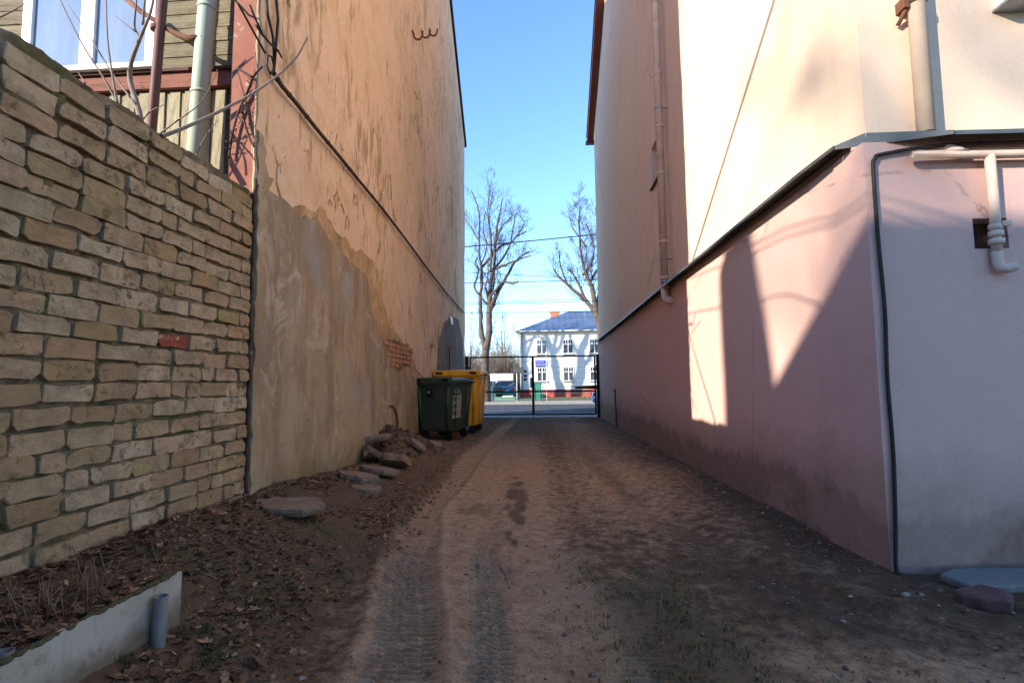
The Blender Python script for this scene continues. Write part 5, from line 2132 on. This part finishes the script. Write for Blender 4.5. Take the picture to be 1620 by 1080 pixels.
# overhead wires along the street
M['wire'] = simple('overhead_wire', (.02, .02, .022), rough=.6, bump=0)
for (a, b, r_, lab) in [((735, 391), (946, 371), .03, 'thick overhead cable highest across the gap'), ((735, 431), (946, 441), .014, 'thin overhead wire second from top'), ((735, 448), (946, 443), .02, 'overhead wire just below the thin one crossing the trees'),
                        ((735, 479), (946, 472), .011, 'faint overhead wire in the middle of the gap'), ((735, 482), (946, 476), .016, 'overhead wire closely under the faint middle one'), ((735, 495), (946, 493), .016, 'overhead wire at the level of the roof ridge'), ((735, 504), (946, 502), .010, 'lowest faint overhead wire above the white house')]:
    p0, p1 = onY(a[0], a[1], 27), onY(b[0], b[1], 27)
    d = (p1 - p0) / (p1.x - p0.x)
    m_ = (p0 + p1) / 2
    pts = []
    for k in range(25):
        x = -30 + 60 * k / 24
        u = x - m_.x
        q = m_ + d * u
        q.z += .0012 * u * u
        pts.append(q)
    tag(MB().tube(pts, r_, 5).build('overhead_wire', M['wire']), lab, 'wire', 'overhead wires along the street')

# ================================================================== BEHIND THE CAMERA: what throws the shadows
nh = empty('neighbour_house', (-4, -5.8, 0))
tag(nh, 'gabled house behind the viewpoint whose roof shades the plinth', 'house')
no = Vector(nh.location)
NX0, NX1, NYR, NZR, NS, NHW = -8.94, 1.5, -5.75, 7.30, .72, 3.75
ev = NZR - NS * NHW
mb = MB().bx(NX0 + .25, NX1 - .25, NYR - NHW + .35, NYR + NHW - .35, -.3, ev - .05)
for x in (NX0 + .25, NX1 - .45):
    mb.prism([(x, NYR - NHW + .4, ev - .05), (x, NYR + NHW - .4, ev - .05), (x, NYR, NZR - .4)], (.2, 0, 0))
o = mb.build('wall', M['siding'], nh)
o.location = -no
mb = MB()
for sgn in (-1, 1):
    mb.prism([(NX0, NYR, NZR), (NX0, NYR + sgn * NHW, ev), (NX0, NYR + sgn * NHW, ev - .14), (NX0, NYR, NZR - .14)], (NX1 - NX0, 0, 0))
o = mb.build('roof', M['roof_tin'], nh)
o.location = -no
for k in range(3):
    w = MB().bx(-7 + 2.6 * k, -5.9 + 2.6 * k, NYR + NHW - .36, NYR + NHW - .33, 1.4, 2.9).build('window', M['dark_glass'], nh)
    w.location = -no
# pollarded trunk
T = Bare(91)
b = Vector((-12.05, -6.13, -.1))
dz = 9.2
T.tr.tube([b + Vector((.12, -.15, 0)), b + Vector((.12, -.15, 5.8)), b + Vector((.11, -.13, 7.0)), b + Vector((.07, -.09, 8.0)), b + Vector((.02, -.02, 8.8)), b + Vector((0, 0, dz))], [.68, .62, .56, .47, .40, .36], 12)
for k in range(5):
    a = b + Vector((0, 0, dz - .15))
    d = Vector((math.cos(1.3 * k), math.sin(1.3 * k), 0))
    T.limb([a, a + d * .25 + Vector((0, 0, .12))], .2, .14, 0, 0)
T.finish('pollard_tree', 'thick pollarded trunk in the yard behind the viewpoint', b, None)


c = copy_tree(tree1)  # unseen tree, added so its crown thins the sun on the front wall
c.location = (2.35 - SUN_H.x * 45 + .633 * 2.1, 3.2 - SUN_H.y * 45 - .774 * 2.1, -.1)
c.rotation_euler = (0, 0, 1.1)
c.scale = (1.3, 1.3, 1.6)
del c['group']
c['label'] = 'tall unseen bare tree added behind the viewpoint to dim the front wall'


def back(p, t):
    """point t horizontal metres up-sun from a shadow point"""
    return p - SUN_D * (t / math.cos(SUN_EL))


# service cable whose shadow crosses the cream wall
a, b = back(onX(1096, 412, UX), 5.85), back(onX(1225, 0, UX), 5.85)
d = (b - a)
e0 = a - d * ((3.72 - a.y) / d.y * -1)
p_end = a + d * ((3.69 - a.y) / d.y)
p_top = a + d * ((-1.75 - a.y) / d.y)
tag(MB().tube([p_end, p_top], .028, 6).build('service_cable', M['cable']), 'taut service cable above the yard wall out of view', 'cable')
up = empty('utility_pole', (p_top.x, p_top.y, -.3))
tag(up, 'wooden utility pole behind the viewpoint carrying the cable', 'pole')
MB().tube([(0, 0, 0), (0, 0, p_top.z + .7)], [.13, .09], 10).build('pole', M['pole_red'], up)
MB().box((0, 0, p_top.z + .3), (.5, .07, .07)).build('crossarm', M['pole_red'], up)
for k, dzz in enumerate((0, -.12)):
    q = [back(onX(px, py + 14 * k, RX), 5.6) for px, py in [(1195, 384), (1240, 362), (1290, 348), (1350, 324)]]
    d0 = (q[0] - q[1]).normalized()
    q = [Vector((-2.28, 3.69, q[0].z + .25 + dzz))] + q + [Vector((p_top.x + .1, p_top.y, q[-1].z + .35 + dzz))]
    tag(MB().tube(smooth_path(q, 4), .007, 6).build('slack_cable', M['cable']), ['upper slack cable above the yard wall out of view', 'lower slack cable above the yard wall out of view'][k], 'cable')
q = [back(onX(px, py, RX), 5.4) for px, py in [(1120, 490), (1200, 475), (1245, 466), (1300, 484)]]
tag(MB().tube(smooth_path([q[0] + (q[0] - q[1])] + q + [q[-1] + (q[-1] - q[-2]) * 3], 4), .008, 6).build('wall_top_branch', M['bark_shoot']), 'bare branch above the yard wall out of view at left', 'branch')
print('objects', len(bpy.data.objects))
